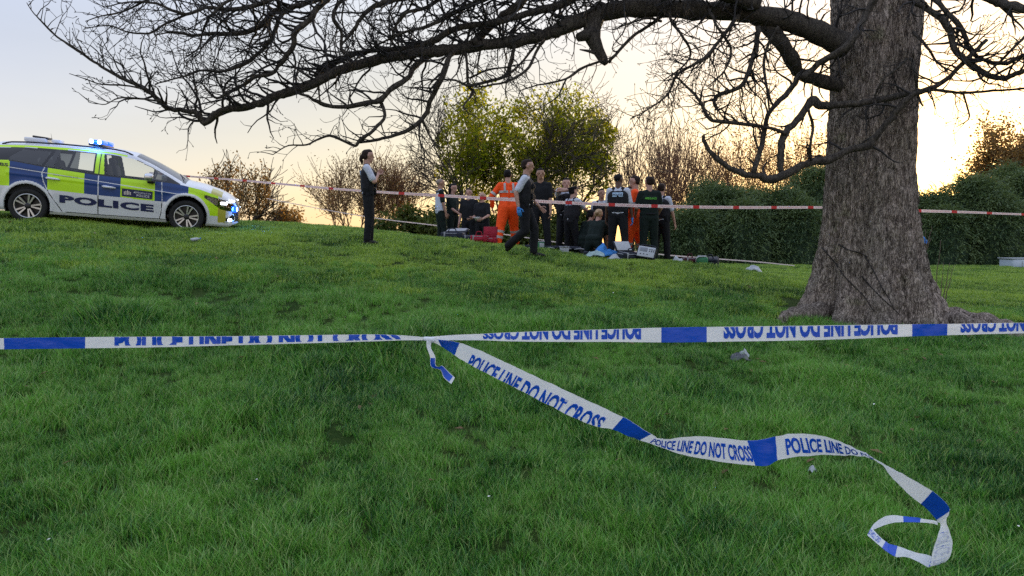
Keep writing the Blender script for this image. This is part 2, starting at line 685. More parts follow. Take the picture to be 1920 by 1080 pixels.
# fallen leaves and daisies scattered in the lawn
M_DEAD = leaf_mat('dead_leaf', (0.10, 0.055, 0.022), (0.26, 0.17, 0.075), 0.3)
M_DAISY = mat('daisy_petal', (0.75, 0.74, 0.70), 0.7)
for (nm, n_, m_, s0, s1, lab, hz) in (('fallen_leaves', 200, M_DEAD, .022, .05, 'small dead brown leaves scattered through the grass', .055), ('daisies', 22, M_DAISY, .010, .016, 'tiny white daisies dotted about the grass', .075)):
    v, f = [], []
    for _ in range(n_):
        y = 2.6 + 10 * rng.uniform() ** 0.8
        x = rng.uniform(-.85, .85) * y
        if nm == 'fallen_leaves' and rng.uniform() < 0.5:
            x = TREE.x + rng.normal(0, 2.6)
            y = TREE.y - abs(rng.normal(0, 3.0)) - .6
        z = gz(x, y) + hz * rng.uniform(.7, 1.2)
        a, s_ = rng.uniform(0, 6.283), rng.uniform(s0, s1)
        ca, sa, tl_ = math.cos(a) * s_, math.sin(a) * s_, rng.uniform(-.4, .4) * s_
        o_ = len(v)
        v += [(x - ca, y - sa, z - tl_), (x + sa * .5, y - ca * .5, z + .25 * s_), (x + ca, y + sa, z + tl_), (x - sa * .5, y + ca * .5, z + .1 * s_)]
        f.append((o_, o_ + 1, o_ + 2, o_ + 3))
    tag(mesh_obj(nm, v, f, m_, None, False), lab, nm.replace('_', ' '), kind='stuff')


# ------------------------------------------------------------------ the big bare tree
def bark_mat(name, dark, mid, pale, scale=1.0, lichen=0.5):
    nt = NT(name)
    tc = nt.new('ShaderNodeTexCoord')
    mp = nt.new('ShaderNodeMapping')
    mp.inputs['Scale'].default_value = (1, 1, 0.22)
    nt.link(tc.outputs['Object'], mp.inputs[0])
    vo = nt.new('ShaderNodeTexVoronoi', feature='DISTANCE_TO_EDGE')
    vo.inputs['Scale'].default_value = 30 * scale
    wob = nt.new('ShaderNodeTexNoise')
    wob.inputs['Scale'].default_value = 9 * scale
    wob.inputs['Detail'].default_value = 5
    nt.link(mp.outputs[0], wob.inputs['Vector'])
    mixv = nt.new('ShaderNodeMix', data_type='VECTOR')
    mixv.inputs[0].default_value = 0.30
    nt.link(mp.outputs[0], mixv.inputs[4])
    nt.link(wob.outputs['Color'], mixv.inputs[5])
    nt.link(mixv.outputs[1], vo.inputs['Vector'])
    fine = nt.new('ShaderNodeTexNoise')
    fine.inputs['Scale'].default_value = 19 * scale
    fine.inputs['Detail'].default_value = 7
    fine.inputs['Roughness'].default_value = 0.68
    nt.link(mp.outputs[0], fine.inputs['Vector'])
    h = nt.new('ShaderNodeMapRange')
    h.inputs['From Max'].default_value = 0.22
    nt.link(vo.outputs['Distance'], h.inputs[0])
    s = nt.new('ShaderNodeMath', operation='MULTIPLY_ADD')
    s.inputs[1].default_value = 1.05
    nt.link(fine.outputs[0], s.inputs[0])
    hm = nt.new('ShaderNodeMath', operation='MULTIPLY')
    hm.inputs[1].default_value = 0.30
    nt.link(h.outputs[0], hm.inputs[0])
    nt.link(hm.outputs[0], s.inputs[2])
    big = nt.new('ShaderNodeTexNoise')
    big.inputs['Scale'].default_value = 2.4
    big.inputs['Detail'].default_value = 5
    nt.link(tc.outputs['Object'], big.inputs['Vector'])
    c1 = ramp(nt, s.outputs[0], [(0.40, dark), (0.60, mid), (0.90, pale)])
    c2 = ramp(nt, big.outputs[0], [(0.42, (1, 1, 1)), (0.62, (1.0 + 0.25 * lichen, 1.0 + 0.2 * lichen, 1.0 + 0.22 * lichen)), (0.72, (0.8, 0.85, 0.7))])
    mx = nt.new('ShaderNodeMix', data_type='RGBA', blend_type='MULTIPLY')
    mx.inputs[0].default_value = 1.0
    nt.link(c1, mx.inputs[6])
    nt.link(c2, mx.inputs[7])
    nt.link(mx.outputs[2], nt.b.inputs['Base Color'])
    nt.b.inputs['Roughness'].default_value = 0.9
    nt.b.inputs['Specular IOR Level'].default_value = 0.2
    bump(nt, s.outputs[0], 0.9, 0.022 / scale)
    return nt.m


M_BARK = bark_mat('trunk_bark', (0.012, 0.009, 0.007), (0.108, 0.088, 0.072), (0.35, 0.30, 0.25), 1.1, 0.9)
M_LIMB = bark_mat('limb_bark', (0.008, 0.007, 0.006), (0.038, 0.033, 0.028), (0.10, 0.088, 0.07), 1.6, 0.4)
M_TWIG = mat('twig_bark', (0.014, 0.012, 0.011), 0.85, var=0.3, scale=20)

big_tree = empty('bare_tree', TREE, 0, 'huge bare tree with flared roots and long drooping limbs', 'tree')


def loc(p):
    return Vector(p) - TREE


def trunk_mesh():
    nth, nh = 264, 280
    hh = np.concatenate([np.linspace(-0.35, 1.3, 130), np.linspace(1.32, 7.2, nh - 130)])
    rp_h = [-0.35, 0.0, 0.18, 0.40, 0.70, 1.10, 1.6, 2.3, 3.3, 4.6, 5.2, 6.2, 7.2]
    rp_r = [1.36, 1.15, 0.99, 0.88, 0.76, 0.67, 0.61, 0.572, 0.566, 0.605, 0.61, 0.50, 0.34]
    v = []
    lobes = [(math.pi * 0.99, 0.30, 1.00), (-0.12, 0.22, 0.90), (-0.58, 0.19, 1.0), (-1.05, 0.21, 0.80), (-1.86, 0.26, 0.85), (-2.45, 0.22, 0.75), (1.2, 0.4, 0.9), (2.2, 0.4, 0.8)]
    for h in hh:
        r0 = float(np.interp(h, rp_h, rp_r))
        core = float(np.interp(h, rp_h, [0.72, 0.69, 0.67, 0.66, 0.64, 0.615, 0.59, 0.566, 0.566, 0.605, 0.61, 0.50, 0.34]))
        fl = max(r0 - core, 0)
        sx = -0.02 * math.sin(h * 1.1) - 0.11 * (1 - math.exp(-max(h, 0) / 1.2)) + 0.004 * h
        for k in range(nth):
            a = 2 * math.pi * k / nth
            lob = 0.0
            for (la, lw, ls) in lobes:
                dlt = (a - la + math.pi) % (2 * math.pi) - math.pi
                lob = max(lob, ls * math.exp(-(dlt / lw) ** 2))
            # fluting of the bole carried up from the roots
            flute = 0.030 * math.exp(-max(h, 0) / 2.2) * sum(math.exp(-(((a - la + math.pi) % (2 * math.pi) - math.pi) / (lw * 0.9)) ** 2) for la, lw, ls in lobes)
            cleft = -0.20 * math.exp(-((a + 1.46) / 0.12) ** 2) * math.exp(-((h - 0.42) / 0.42) ** 2)
            r = core + fl * (0.03 + 1.1 * lob) * (1 + 0.25 * mnoise.noise(Vector((math.cos(a) * 4, math.sin(a) * 4, h * 2.5)))) + flute + cleft
            ca, sa = math.cos(a), math.sin(a)
            q = Vector((ca * 3.2, sa * 3.2, h * 1.0))
            n1 = mnoise.noise(q * 1.0) * 0.030
            n2 = mnoise.noise(Vector((ca * 10, sa * 10, h * 2.6))) * 0.022
            n3 = max(0, 1 - 3.2 * abs(mnoise.noise(Vector((ca * 17, sa * 17, h * 4.2))))) * 0.034 + max(0, 1 - 3 * abs(mnoise.noise(Vector((ca * 33, sa * 33, h * 13))))) * 0.010
            n4 = mnoise.noise(Vector((ca * 55, sa * 55, h * 24))) * 0.005
            r += n1 + n2 - n3 + n4
            v.append((sx + r * ca, r * sa, h))
    f = []
    for i in range(len(hh) - 1):
        for k in range(nth):
            k2 = (k + 1) % nth
            f.append((i * nth + k, i * nth + k2, (i + 1) * nth + k2, (i + 1) * nth + k))
    f.append(tuple((len(hh) - 1) * nth + k for k in range(nth)))
    return v, f


_tv, _tf = trunk_mesh()
mesh_obj('trunk', _tv, _tf, M_BARK, big_tree)


class Wood:
    """numpy-free collector of branch tubes"""

    def __init__(self):
        self.mb = MB()

    def branch(self, pts, rr, n):
        self.mb.tube(pts, rr, n, cap=False)


def rnd_perp(d):
    a = Vector((random.gauss(0, 1), random.gauss(0, 1), random.gauss(0, 1)))
    a -= d * a.dot(d)
    if a.length < 1e-4:
        a = d.orthogonal()
    return a.normalized()


def grow(W, p, d, length, r, level, up, wig, flat=0.6, tip=None, sub=1.0):
    """one twig and its side twigs: zig-zag, turning up at the ends"""
    step = (0.10, 0.075, 0.055, 0.045)[min(level, 3)]
    n = max(3, int(length / step))
    step = length / n
    pts, rr = [p.copy()], [r]
    side = random.choice((-1, 1))
    for i in range(n):
        j = Vector((random.gauss(0, 1), random.gauss(0, 1) * flat, random.gauss(0, 1)))
        d = (d + j * wig + Vector((0, 0, up * (0.4 + i / n)))).normalized()
        p = p + d * step
        pts.append(p.copy())
        rr.append(max(r * (1 - 0.70 * (i + 1) / n), 0.0028))
        if level < 3 and i > 0 and random.random() < (0.62, 0.60, 0.42)[level] * sub:
            side = -side
            ax = rnd_perp(d)
            ax.y *= flat
            ang = random.uniform(0.55, 1.15)
            cd = (d * math.cos(ang) + ax * math.sin(ang)).normalized()
            grow(W, p.copy(), cd, length * random.uniform(0.28, 0.62) * (1 - 0.35 * i / n), max(rr[-1] * 0.74, 0.0036), level + 1, up, wig * 1.05, flat, tip, sub)
    W.branch(pts, rr, 4 if r > 0.012 else 3)
    if tip is not None:
        tip.append((pts[-1], d, level))
    elif level >= 1 and random.random() < 0.6:       # fat winter bud
        e = pts[-1]
        W.mb.tube([e, e + d * 0.012, e + d * 0.028], [0.0028, 0.0066, 0.001], 3, cap=False)


# traced limbs: name-free list of (points in the photo, half widths in photo px, depth start, depth end, twig density, up tendency, twig length)
LIMBS = [
    # long low limb
    ([(1580, 84), (1556, 72), (1504, 48), (1445, 32), (1397, 24), (1300, 18), (1200, 15), (1140, 22), (1084, 40), (1052, 53), (1018, 66), (960, 78), (892, 86), (846, 94), (800, 97), (722, 109), (678, 120), (633, 133), (600, 151), (555, 169), (522, 178), (489, 193), (455, 202), (418, 206), (384, 230), (371, 213), (342, 207), (316, 203), (300, 190), (274, 168), (232, 148), (187, 123), (145, 94), (106, 68), (77, 39), (61, 22), (50, 5)],
     [22, 20, 19, 18, 17, 17, 16, 15, 13, 12, 11, 10.5, 10, 10, 9.5, 9, 8.5, 8, 9, 8, 7.5, 7, 6.5, 6, 5.5, 5, 4.6, 4.6, 4.6, 4, 3.4, 2.8, 2.4, 1.8, 1.4, 1.0, 0.7], 10.0, 8.2, 1.25, 0.10, 0.62),
    ([(1090, -18), (1066, 2), (1052, 9), (1006, 21), (960, 34), (910, 45), (857, 53), (800, 82), (755, 91), (689, 96), (651, 107), (611, 127), (593, 143)], [8, 7.5, 7, 7, 6.5, 6, 6, 5.5, 5, 5, 5.5, 6, 6], 9.4, 8.9, 1.2, 0.03, 0.62),
    ([(1000, -20), (976, 5), (949, 25), (928, 43), (898, 69), (887, 82)], [8, 7.5, 7, 7, 6.5, 7], 9.5, 9.2, 0.9, 0.0, 0.5),
    ([(625, -15), (611, 0), (593, 18), (578, 40), (553, 60), (551, 84), (538, 104), (524, 122), (509, 138), (478, 144), (462, 156), (429, 173), (407, 184), (392, 172), (375, 152)], [6, 6, 6, 5.8, 5.5, 5, 4.8, 4.4, 4, 3.5, 3.2, 3, 2.6, 2, 1.2], 8.6, 8.2, 1.5, 0.05, 0.6),
    ([(620, -18), (589, 0), (555, 11), (533, 22), (515, 20), (498, 38), (484, 51), (462, 60), (422, 64), (400, 63), (362, 66), (325, 60), (290, 66)], [5.5, 5.5, 5, 5, 5, 5, 5, 4.6, 4, 3.5, 2.6, 1.8, 1], 8.8, 8.0, 1.5, 0.05, 0.6),
    ([(535, 20), (524, 33), (518, 51), (507, 76), (489, 96), (469, 113), (442, 127), (413, 134), (378, 132), (349, 142), (318, 150), (290, 158)], [4, 4, 4, 3.8, 3.6, 3.4, 3, 2.7, 2.2, 1.8, 1.4, 1], 8.6, 8.0, 1.5, 0.05, 0.58),
    ([(560, -22), (478, 10), (430, 18), (390, 14), (352, 26), (323, 19), (290, 6), (240, 4), (195, 14)], [4, 4, 3.6, 3.4, 3, 2.5, 2, 1.5, 0.9], 8.4, 7.8, 1.5, 0.0, 0.6),
    ([(352, 26), (310, 45), (280, 62), (240, 60), (205, 48), (165, 52)], [2.4, 2.1, 1.8, 1.5, 1.2, 0.8], 8.1, 7.9, 1.0, 0.03, 0.4),
    # low hanging limb
    ([(818, 100), (803, 106), (777, 124), (766, 146), (737, 164), (719, 182), (711, 190), (686, 193), (653, 200), (620, 199), (595, 191), (580, 182), (558, 174)], [5.5, 5.5, 5.5, 5, 5, 5, 5, 4.5, 4.2, 3.8, 3.4, 3, 2.6], 9.1, 8.6, 0.55, 0.12, 0.40),
    ([(711, 188), (722, 215), (704, 241), (675, 262), (668, 273), (657, 270), (620, 255), (595, 262), (573, 272), (540, 273), (512, 290)], [3.4, 3.2, 3, 3, 3, 2.8, 2.2, 1.9, 1.7, 1.3, 0.7], 8.8, 8.5, 1.15, 0.08, 0.34),
    ([(852, 96), (843, 106), (828, 146), (810, 182), (795, 219), (770, 241), (741, 253), (708, 262), (675, 267)], [5.2, 5, 5, 4.6, 4.4, 3.8, 3.3, 2.8, 2.4], 9.1, 8.8, 0.75, 0.05, 0.36),
    ([(792, 224), (806, 255), (821, 273), (836, 276)], [2.4, 1.8, 1.4, 0.9], 8.9, 8.8, 0.8, 0.0, 0.25),
    # hanging tangle under the middle
    ([(965, 84), (956, 121), (947, 142), (915, 153), (878, 160), (850, 150), (800, 150), (770, 158)], [3.6, 3.2, 3, 2.8, 2.6, 1.8, 1.3, 0.8], 9.2, 8.8, 1.0, 0.0, 0.34),
    ([(1020, 74), (1006, 96), (990, 128), (960, 149), (930, 158), (890, 164)], [3.4, 3, 2.6, 2.4, 2, 1.4], 9.3, 9.0, 0.9, 0.0, 0.32),
    ([(1012, 72), (1000, 90), (975, 120), (950, 144)], [2.6, 2.4, 2.2, 2], 9.5, 9.2, 0.8, 0.0, 0.3),
    ([(868, 92), (873, 99), (876, 128), (878, 160), (887, 174), (869, 199), (878, 212)], [2.8, 2.6, 2.6, 2.6, 2.2, 1.6, 0.8], 9.1, 8.9, 1.1, 0.0, 0.3),
    ([(880, 147), (915, 131), (949, 126), (985, 118)], [2, 1.8, 1.6, 1], 9.0, 9.1, 0.8, 0.0, 0.25),
    # branches off the broken stub
    ([(1260, 18), (1240, 30), (1224, 44), (1189, 66), (1155, 101), (1141, 117)], [3.2, 3, 3, 2.9, 2.8, 3.2], 9.9, 9.5, 0.55, 0.05, 0.35),
    ([(1128, 114), (1091, 128), (1063, 147), (1029, 156), (1006, 160), (975, 170)], [2.6, 2.4, 2.2, 1.8, 1.4, 0.8], 9.5, 9.2, 0.8, 0.0, 0.36),
    ([(1063, 146), (1052, 168), (1045, 182), (1010, 205)], [1.8, 1.8, 1.4, 0.7], 9.4, 9.2, 0.6, -0.03, 0.25),
    ([(1240, 40), (1215, 34), (1180, 44), (1150, 56)], [2.2, 2, 1.6, 1], 9.7, 9.4, 0.6, 0.0, 0.3),
    # right of the middle, round the trunk
    ([(1405, 30), (1437, 48), (1462, 76), (1483, 108), (1497, 135), (1520, 146), (1556, 156), (1600, 168)], [13, 13, 14, 13, 11, 11, 12, 13], 9.85, 10.35, 0.55, 0.0, 0.55),
    ([(1700, 176), (1651, 187), (1595, 195), (1540, 198), (1524, 187), (1504, 214), (1477, 245), (1466, 266), (1463, 309), (1466, 328)], [5, 6, 6.5, 7, 7.5, 7, 6.5, 6.5, 6, 5.5], 9.55, 9.3, 0.35, 0.0, 0.4),
    ([(1850, 75), (1833, 91), (1801, 123), (1762, 158), (1714, 177), (1686, 202), (1671, 222), (1647, 249), (1627, 273), (1591, 281), (1556, 299), (1516, 305), (1477, 325), (1445, 336), (1421, 329), (1397, 327), (1358, 309), (1326, 277), (1318, 253)], [3.5, 3.8, 4.2, 4.6, 5.2, 5.6, 6, 6.2, 6.5, 6.5, 7, 7, 7.5, 7.5, 6.5, 6, 5, 4, 3], 9.3, 9.2, 0.30, 0.05, 0.40),
    ([(1413, 325), (1429, 269), (1441, 214), (1473, 178), (1489, 158), (1500, 140)], [5, 4.8, 4.6, 4.6, 5, 5.5], 9.2, 9.6, 0.45, 0.05, 0.40),
    ([(1476, 250), (1429, 237), (1354, 228), (1330, 222), (1310, 186), (1291, 166), (1275, 150), (1259, 135)], [3.6, 3.4, 3.3, 3.2, 2.8, 2.4, 1.8, 1.1], 9.3, 9.1, 1.5, 0.02, 0.46),
    ([(1421, 50), (1417, 91), (1397, 150), (1382, 166), (1342, 182), (1346, 206), (1374, 190)], [5, 4.6, 4.4, 4, 3.4, 2.2, 0.8], 9.6, 9.2, 1.5, 0.0, 0.46),
    ([(1392, 20), (1382, 32), (1350, 75), (1318, 111), (1271, 139), (1251, 178), (1215, 205), (1184, 222)], [3.8, 3.6, 3.4, 3.2, 2.6, 2, 1.4, 0.8], 9.6, 9.0, 1.8, 0.0, 0.5),
    ([(1255, 22), (1259, 40), (1279, 67), (1295, 99), (1280, 125), (1245, 150)], [2.8, 2.6, 2.4, 2.2, 1.6, 0.9], 9.6, 9.2, 1.7, 0.0, 0.46),
    ([(1330, 18), (1345, 50), (1370, 90), (1360, 130), (1330, 160)], [2.8, 2.6, 2.4, 1.8, 1], 9.5, 9.2, 1.7, 0.0, 0.46),
    ([(1460, 50), (1440, 85), (1432, 120), (1438, 165), (1442, 205)], [3, 2.8, 2.6, 2.2, 1.8], 9.6, 9.4, 1.4, 0.0, 0.44),
    ([(1516, 205), (1524, 238), (1520, 268), (1518, 298)], [2.6, 2.8, 2.8, 3], 9.3, 9.25, 0.4, 0.05, 0.2),
    ([(1645, -15), (1639, 0), (1622, 30), (1603, 67), (1576, 95), (1536, 119), (1504, 146)], [5.5, 6, 6, 6.5, 6.5, 6, 5.5], 9.4, 9.3, 0.5, 0.0, 0.4),
    ([(1700, 110), (1680, 130), (1655, 150), (1640, 185), (1648, 205)], [2.4, 2.4, 2.2, 2, 1.4], 9.35, 9.3, 0.6, 0.0, 0.3),
    # right of the trunk
    ([(1700, -12), (1726, 8), (1774, 44), (1789, 91), (1813, 115), (1849, 139), (1880, 147), (1912, 136), (1965, 120), (2030, 130)], [7, 6.5, 6, 5.6, 5.4, 5.2, 5, 4.6, 4, 3], 9.6, 8.6, 1.0, 0.0, 0.48),
    ([(1745, -14), (1754, 0), (1801, 51), (1817, 91), (1841, 111), (1884, 119), (1920, 103), (1975, 80)], [5, 4.8, 4.6, 4.4, 4, 3.8, 3.4, 2.6], 9.5, 8.8, 1.0, 0.0, 0.48),
    ([(1716, 168), (1730, 171), (1758, 169), (1801, 174), (1865, 170), (1920, 166), (1990, 158)], [3.6, 3.4, 3, 2.7, 2.4, 2.1, 1.4], 9.6, 9.0, 0.8, -0.03, 0.34),
    ([(1820, -20), (1861, 0), (1884, 8), (1925, 18), (1990, 40)], [8, 8, 8, 7.5, 6], 8.8, 8.2, 0.8, -0.05, 0.5),
    ([(1805, 172), (1812, 196), (1817, 222), (1793, 238)], [1.8, 1.6, 1.3, 0.7], 9.2, 9.1, 0.5, 0.0, 0.2),
    ([(1708, 110), (1716, 140), (1722, 182), (1730, 198)], [3, 2.8, 2.6, 1.6], 9.6, 9.5, 0.6, 0.0, 0.3),
    ([(1712, 60), (1740, 90), (1760, 120), (1800, 140)], [2.8, 2.4, 2, 1.2], 9.6, 9.2, 1.0, 0.0, 0.40),
    ([(1930, 60), (1900, 90), (1870, 120), (1830, 150), (1780, 150)], [3, 2.6, 2.2, 1.6, 0.9], 8.9, 9.0, 0.9, 0.0, 0.34),
    # limbs just above the picture whose twigs hang into it
    ([(1420, 8), (1330, -18), (1230, -26), (1130, -16), (1030, -22), (930, -10), (840, -14), (740, 0), (690, 20), (660, 60), (640, 85)], [14, 12, 10, 9, 8, 7, 6.5, 5, 4, 3, 1.6], 9.7, 8.6, 1.3, -0.03, 0.62),
    ([(930, -10), (880, 10), (840, 30), (800, 50), (760, 60), (720, 78), (690, 94)], [5, 4.6, 4, 3.4, 2.8, 2.2, 1.6], 9.0, 8.7, 1.3, 0.0, 0.5),
    ([(840, -14), (800, 14), (762, 24), (740, 52), (735, 82)], [4, 3.6, 3, 2.4, 1.8], 8.9, 8.6, 1.2, 0.0, 0.5),
    ([(690, -20), (640, 2), (625, 34), (640, 60), (640, 90), (655, 104)], [4, 3.6, 3.2, 2.8, 2.6, 2.4], 8.7, 8.5, 1.1, 0.0, 0.46),
    ([(470, -20), (430, 0), (395, 30), (380, 60), (372, 90), (345, 110)], [3, 2.8, 2.4, 2, 1.6, 0.9], 8.3, 8.0, 1.4, 0.0, 0.5),
    ([(330, -20), (280, -2), (230, 22), (190, 30), (160, 40)], [2.4, 2, 1.6, 1.2, 0.8], 8.2, 7.9, 1.0, 0.03, 0.38),
    ([(274, 168), (235, 160), (190, 158), (160, 148), (130, 138)], [2, 1.6, 1.3, 1, 0.6], 8.2, 8.0, 0.6, 0.05, 0.22),
    ([(300, 190), (255, 184), (222, 184), (195, 196), (165, 188)], [1.8, 1.4, 1.2, 0.9, 0.6], 8.2, 8.0, 0.6, 0.05, 0.22),
]

PXM = 1.0 / F_PX


def make_limb(spec, seed):
    pts, hw, d0, d1, dens, up, tl = spec
    random.seed(seed)
    L = len(pts)
    raw = []
    acc = [0.0]
    for i in range(1, L):
        acc.append(acc[-1] + math.hypot(pts[i][0] - pts[i - 1][0], pts[i][1] - pts[i - 1][1]))
    for i, (px, py) in enumerate(pts):
        t = acc[i] / acc[-1]
        d = d0 + (d1 - d0) * t + 0.10 * math.sin(t * 9 + seed)
        p = at(px, py, d)
        raw.append((p.x, p.y, p.z, hw[i] * d * PXM))
    nsmp = max(10, int(acc[-1] / 7))
    C = catmull(raw, nsmp)
    P = [loc(c[:3]) for c in C]
    R = []
    for i, c in enumerate(C):
        q = mnoise.noise(Vector((c[0] * 5, c[1] * 5, c[2] * 5 + seed)))
        R.append(max(c[3], 0.003) * (1 + 0.22 * q + 0.10 * mnoise.noise(Vector((c[0] * 14, c[1] * 14, c[2] * 14 + seed)))))
        P[i] += Vector((mnoise.noise(Vector((i * 0.5, seed, 0))), mnoise.noise(Vector((i * 0.5, seed, 5))), mnoise.noise(Vector((i * 0.5, seed, 9))))) * min(0.02, c[3] * 0.5)
    mb = MB()
    nn = 14 if max(R) > 0.06 else 9
    mb.tube(P, R, nn)
    limb = mb.build('limb', M_LIMB, big_tree)
    W = Wood()
    acc_m = 0.0
    nxt = 0.05
    for i in range(1, len(P)):
        seg = (P[i] - P[i - 1])
        acc_m += seg.length
        while acc_m > nxt:
            nxt += random.uniform(0.045, 0.12) / dens
            d = seg.normalized()
            ax = rnd_perp(d)
            ax.y *= 0.7
            if up > 0.04 and ax.z < 0 and random.random() < 0.8:
                ax = -ax
            ang = random.uniform(0.6, 1.2)
            cd = (d * math.cos(ang) + ax.normalized() * math.sin(ang)).normalized()
            r = min(max(R[i] * 0.5, 0.0065), 0.018)
            grow(W, P[i].copy(), cd, tl * random.uniform(0.4, 1.5) * (0.5 + 0.5 * min(1, 3 * (1 - i / len(P)))), r, 1 if tl < 0.45 else random.choice((0, 0, 1)), up * 0.6 + 0.012, 0.25, 0.7)
    if W.mb.v:
        tw = W.mb.build('twigs', M_TWIG, limb)
        tw['kind'] = 'stuff'
    return limb


for i_, spec_ in enumerate(LIMBS):
    make_limb(spec_, 100 + i_)

# the broken stub hanging from the long limb
mb = MB()
st = [(1128, 12, 9.65), (1118, 32, 9.6), (1110, 52, 9.55), (1112, 74, 9.5), (1122, 95, 9.5), (1132, 113, 9.5), (1137, 121, 9.5)]
P = [loc(at(*s)) for s in st]
mb.tube(P, [0.10, 0.115, 0.115, 0.10, 0.075, 0.062, 0.03], 14)
mb.tube([loc(at(1112, 60, 9.5)), loc(at(1098, 66, 9.45)), loc(at(1084, 70, 9.4))], [0.09, 0.075, 0.055], 10)
mb.tube([loc(at(1126, 103, 9.5)), loc(at(1105, 96, 9.45)), loc(at(1087, 93, 9.4))], [0.028, 0.02, 0.008], 7)
mb.build('broken_stub', M_LIMB, big_tree)
# limbs going up out of the picture
random.seed(5)
for (dx, dy, ln) in ((0.4, -0.3, 4.5), (-0.5, 0.3, 4.5), (0.1, 0.6, 4.0), (-0.2, -0.5, 4.2)):
    p = Vector((0, 0, 6.2))
    d = Vector((dx, dy, 1)).normalized()
    pts, rr = [p.copy()], [0.26]
    for i in range(14):
        d = (d + Vector((random.gauss(0, .1) + dx * .05, random.gauss(0, .1) + dy * .05, 0.02))).normalized()
        p = p + d * ln / 14
        pts.append(p.copy())
        rr.append(0.26 * (1 - 0.85 * (i + 1) / 14))
    MB().tube(pts, rr, 12).build('limb', M_LIMB, big_tree)

# surface roots running out over the ground
for pts, r0 in (([(1735, 572, 10.2), (1780, 588, 10.0), (1840, 612, 9.7), (1880, 632, 9.4), (1925, 646, 9.2), (1990, 660, 9.0)], 0.20),
                ([(1745, 580, 10.0), (1800, 602, 9.7), (1850, 630, 9.3), (1905, 655, 9.0), (1980, 690, 8.7)], 0.16),
                ([(1540, 575, 10.2), (1482, 600, 9.8), (1460, 612, 9.6)], 0.15)):
    raw = []
    for i, s in enumerate(pts):
        p = at(*s)
        t = i / (len(pts) - 1)
        raw.append((p.x, p.y, gz(p.x, p.y) + 0.07 * (1 - t) - 0.02 * t, r0 * (1 - 0.6 * t)))
    C = catmull(raw, 26)
    MB().tube([loc(c[:3]) for c in C], [float(c[3]) * (1 + 0.15 * math.sin(i * 1.3)) for i, c in enumerate(C)], 12).build('root', M_BARK, big_tree)

# bare ivy stems crossing the root flare
from mathutils.bvhtree import BVHTree
_bvh = BVHTree.FromPolygons([Vector(q) for q in _tv], _tf)
for pts in ([(1541, 464), (1565, 492), (1583, 518), (1605, 540), (1622, 558), (1632, 574), (1640, 585)],
            [(1572, 458), (1590, 468), (1612, 474), (1628, 482)],
            [(1616, 518), (1635, 540), (1655, 560), (1675, 578), (1688, 592)],
            [(1622, 480), (1640, 512), (1652, 536), (1668, 562), (1676, 580)]):
    C = catmull([(x, y) for x, y in pts], 20)
    out = []
    for c in C:
        q = at(c[0], c[1], 10)
        hit = _bvh.ray_cast(CAM - TREE, (q - CAM).normalized())
        if hit[0] is not None:
            out.append(hit[0] + (CAM - q).normalized() * 0.012)
    if len(out) > 3:
        MB().tube(out, [0.009 * (1 - 0.5 * i / len(out)) for i in range(len(out))], 5).build('ivy_stem', M_TWIG, big_tree)

# young suckers growing beside the trunk
M_SHOOT = mat('sucker_bark', (0.13, 0.095, 0.07), 0.8, var=0.2)
random.seed(3)
sk_base = at(1765, 575, 10.9)
sk = empty('tree_sucker', (sk_base.x, sk_base.y, gz(sk_base.x, sk_base.y)), 0, 'thin bare suckers sprouting from the ground beside the trunk', 'sapling')
for (x0, y0, x1, y1, dd) in ((1750, 535, 1764, 450, 10.9), (1762, 545, 1769, 492, 10.9), (1764, 548, 1782, 492, 10.9), (1766, 548, 1788, 497, 10.95), (1738, 500, 1735, 430, 10.9), (1736, 468, 1748, 424, 10.9), (1733, 480, 1724, 440, 10.9), (1736, 470, 1746, 446, 10.9)):
    a, b = at(x0, y0, dd), at(x1, y1, dd)
    gzb = gz(a.x, a.y)
    if y0 > 530:
        a.z = gzb - 0.03
    pts = []
    for i in range(8):
        t = i / 7
        q = a.lerp(b, t) + Vector((random.gauss(0, .006), random.gauss(0, .006), 0))
        pts.append(q - sk.location)
    MB().tube(pts, [0.010 * (1 - 0.75 * i / 7) for i in range(8)], 5).build('shoot', M_SHOOT, sk)


# ------------------------------------------------------------------ trees and shrubs beyond the brow
M_WOODFAR = mat('far_wood', (0.045, 0.034, 0.026), 0.9, var=0.25, scale=3)
M_WOODRED = mat('reddish_far_wood', (0.20, 0.105, 0.062), 0.9, var=0.25, scale=3)
M_LEAF_A = leaf_mat('young_leaf', (0.095, 0.150, 0.014), (0.32, 0.33, 0.026), 0.68, (1.8, 1.6, 0.7), pscale=0.35)
M_LEAF_B = leaf_mat('shrub_leaf', (0.040, 0.070, 0.014), (0.12, 0.15, 0.030), 0.45, (1.3, 1.15, 0.8), pscale=0.5)
M_LEAF_R = leaf_mat('bronze_leaf', (0.12, 0.085, 0.030), (0.26, 0.19, 0.065), 0.55, (1.6, 1.2, 0.8), pscale=0.5)
M_HEDGE = leaf_mat('evergreen_spray', (0.026, 0.066, 0.030), (0.155, 0.215, 0.085), 0.34, (1.2, 1.1, 0.7), 0.5, pscale=0.9)
M_CORE = mat('evergreen_core', (0.022, 0.045, 0.020), 0.95, var=0.4, scale=6)


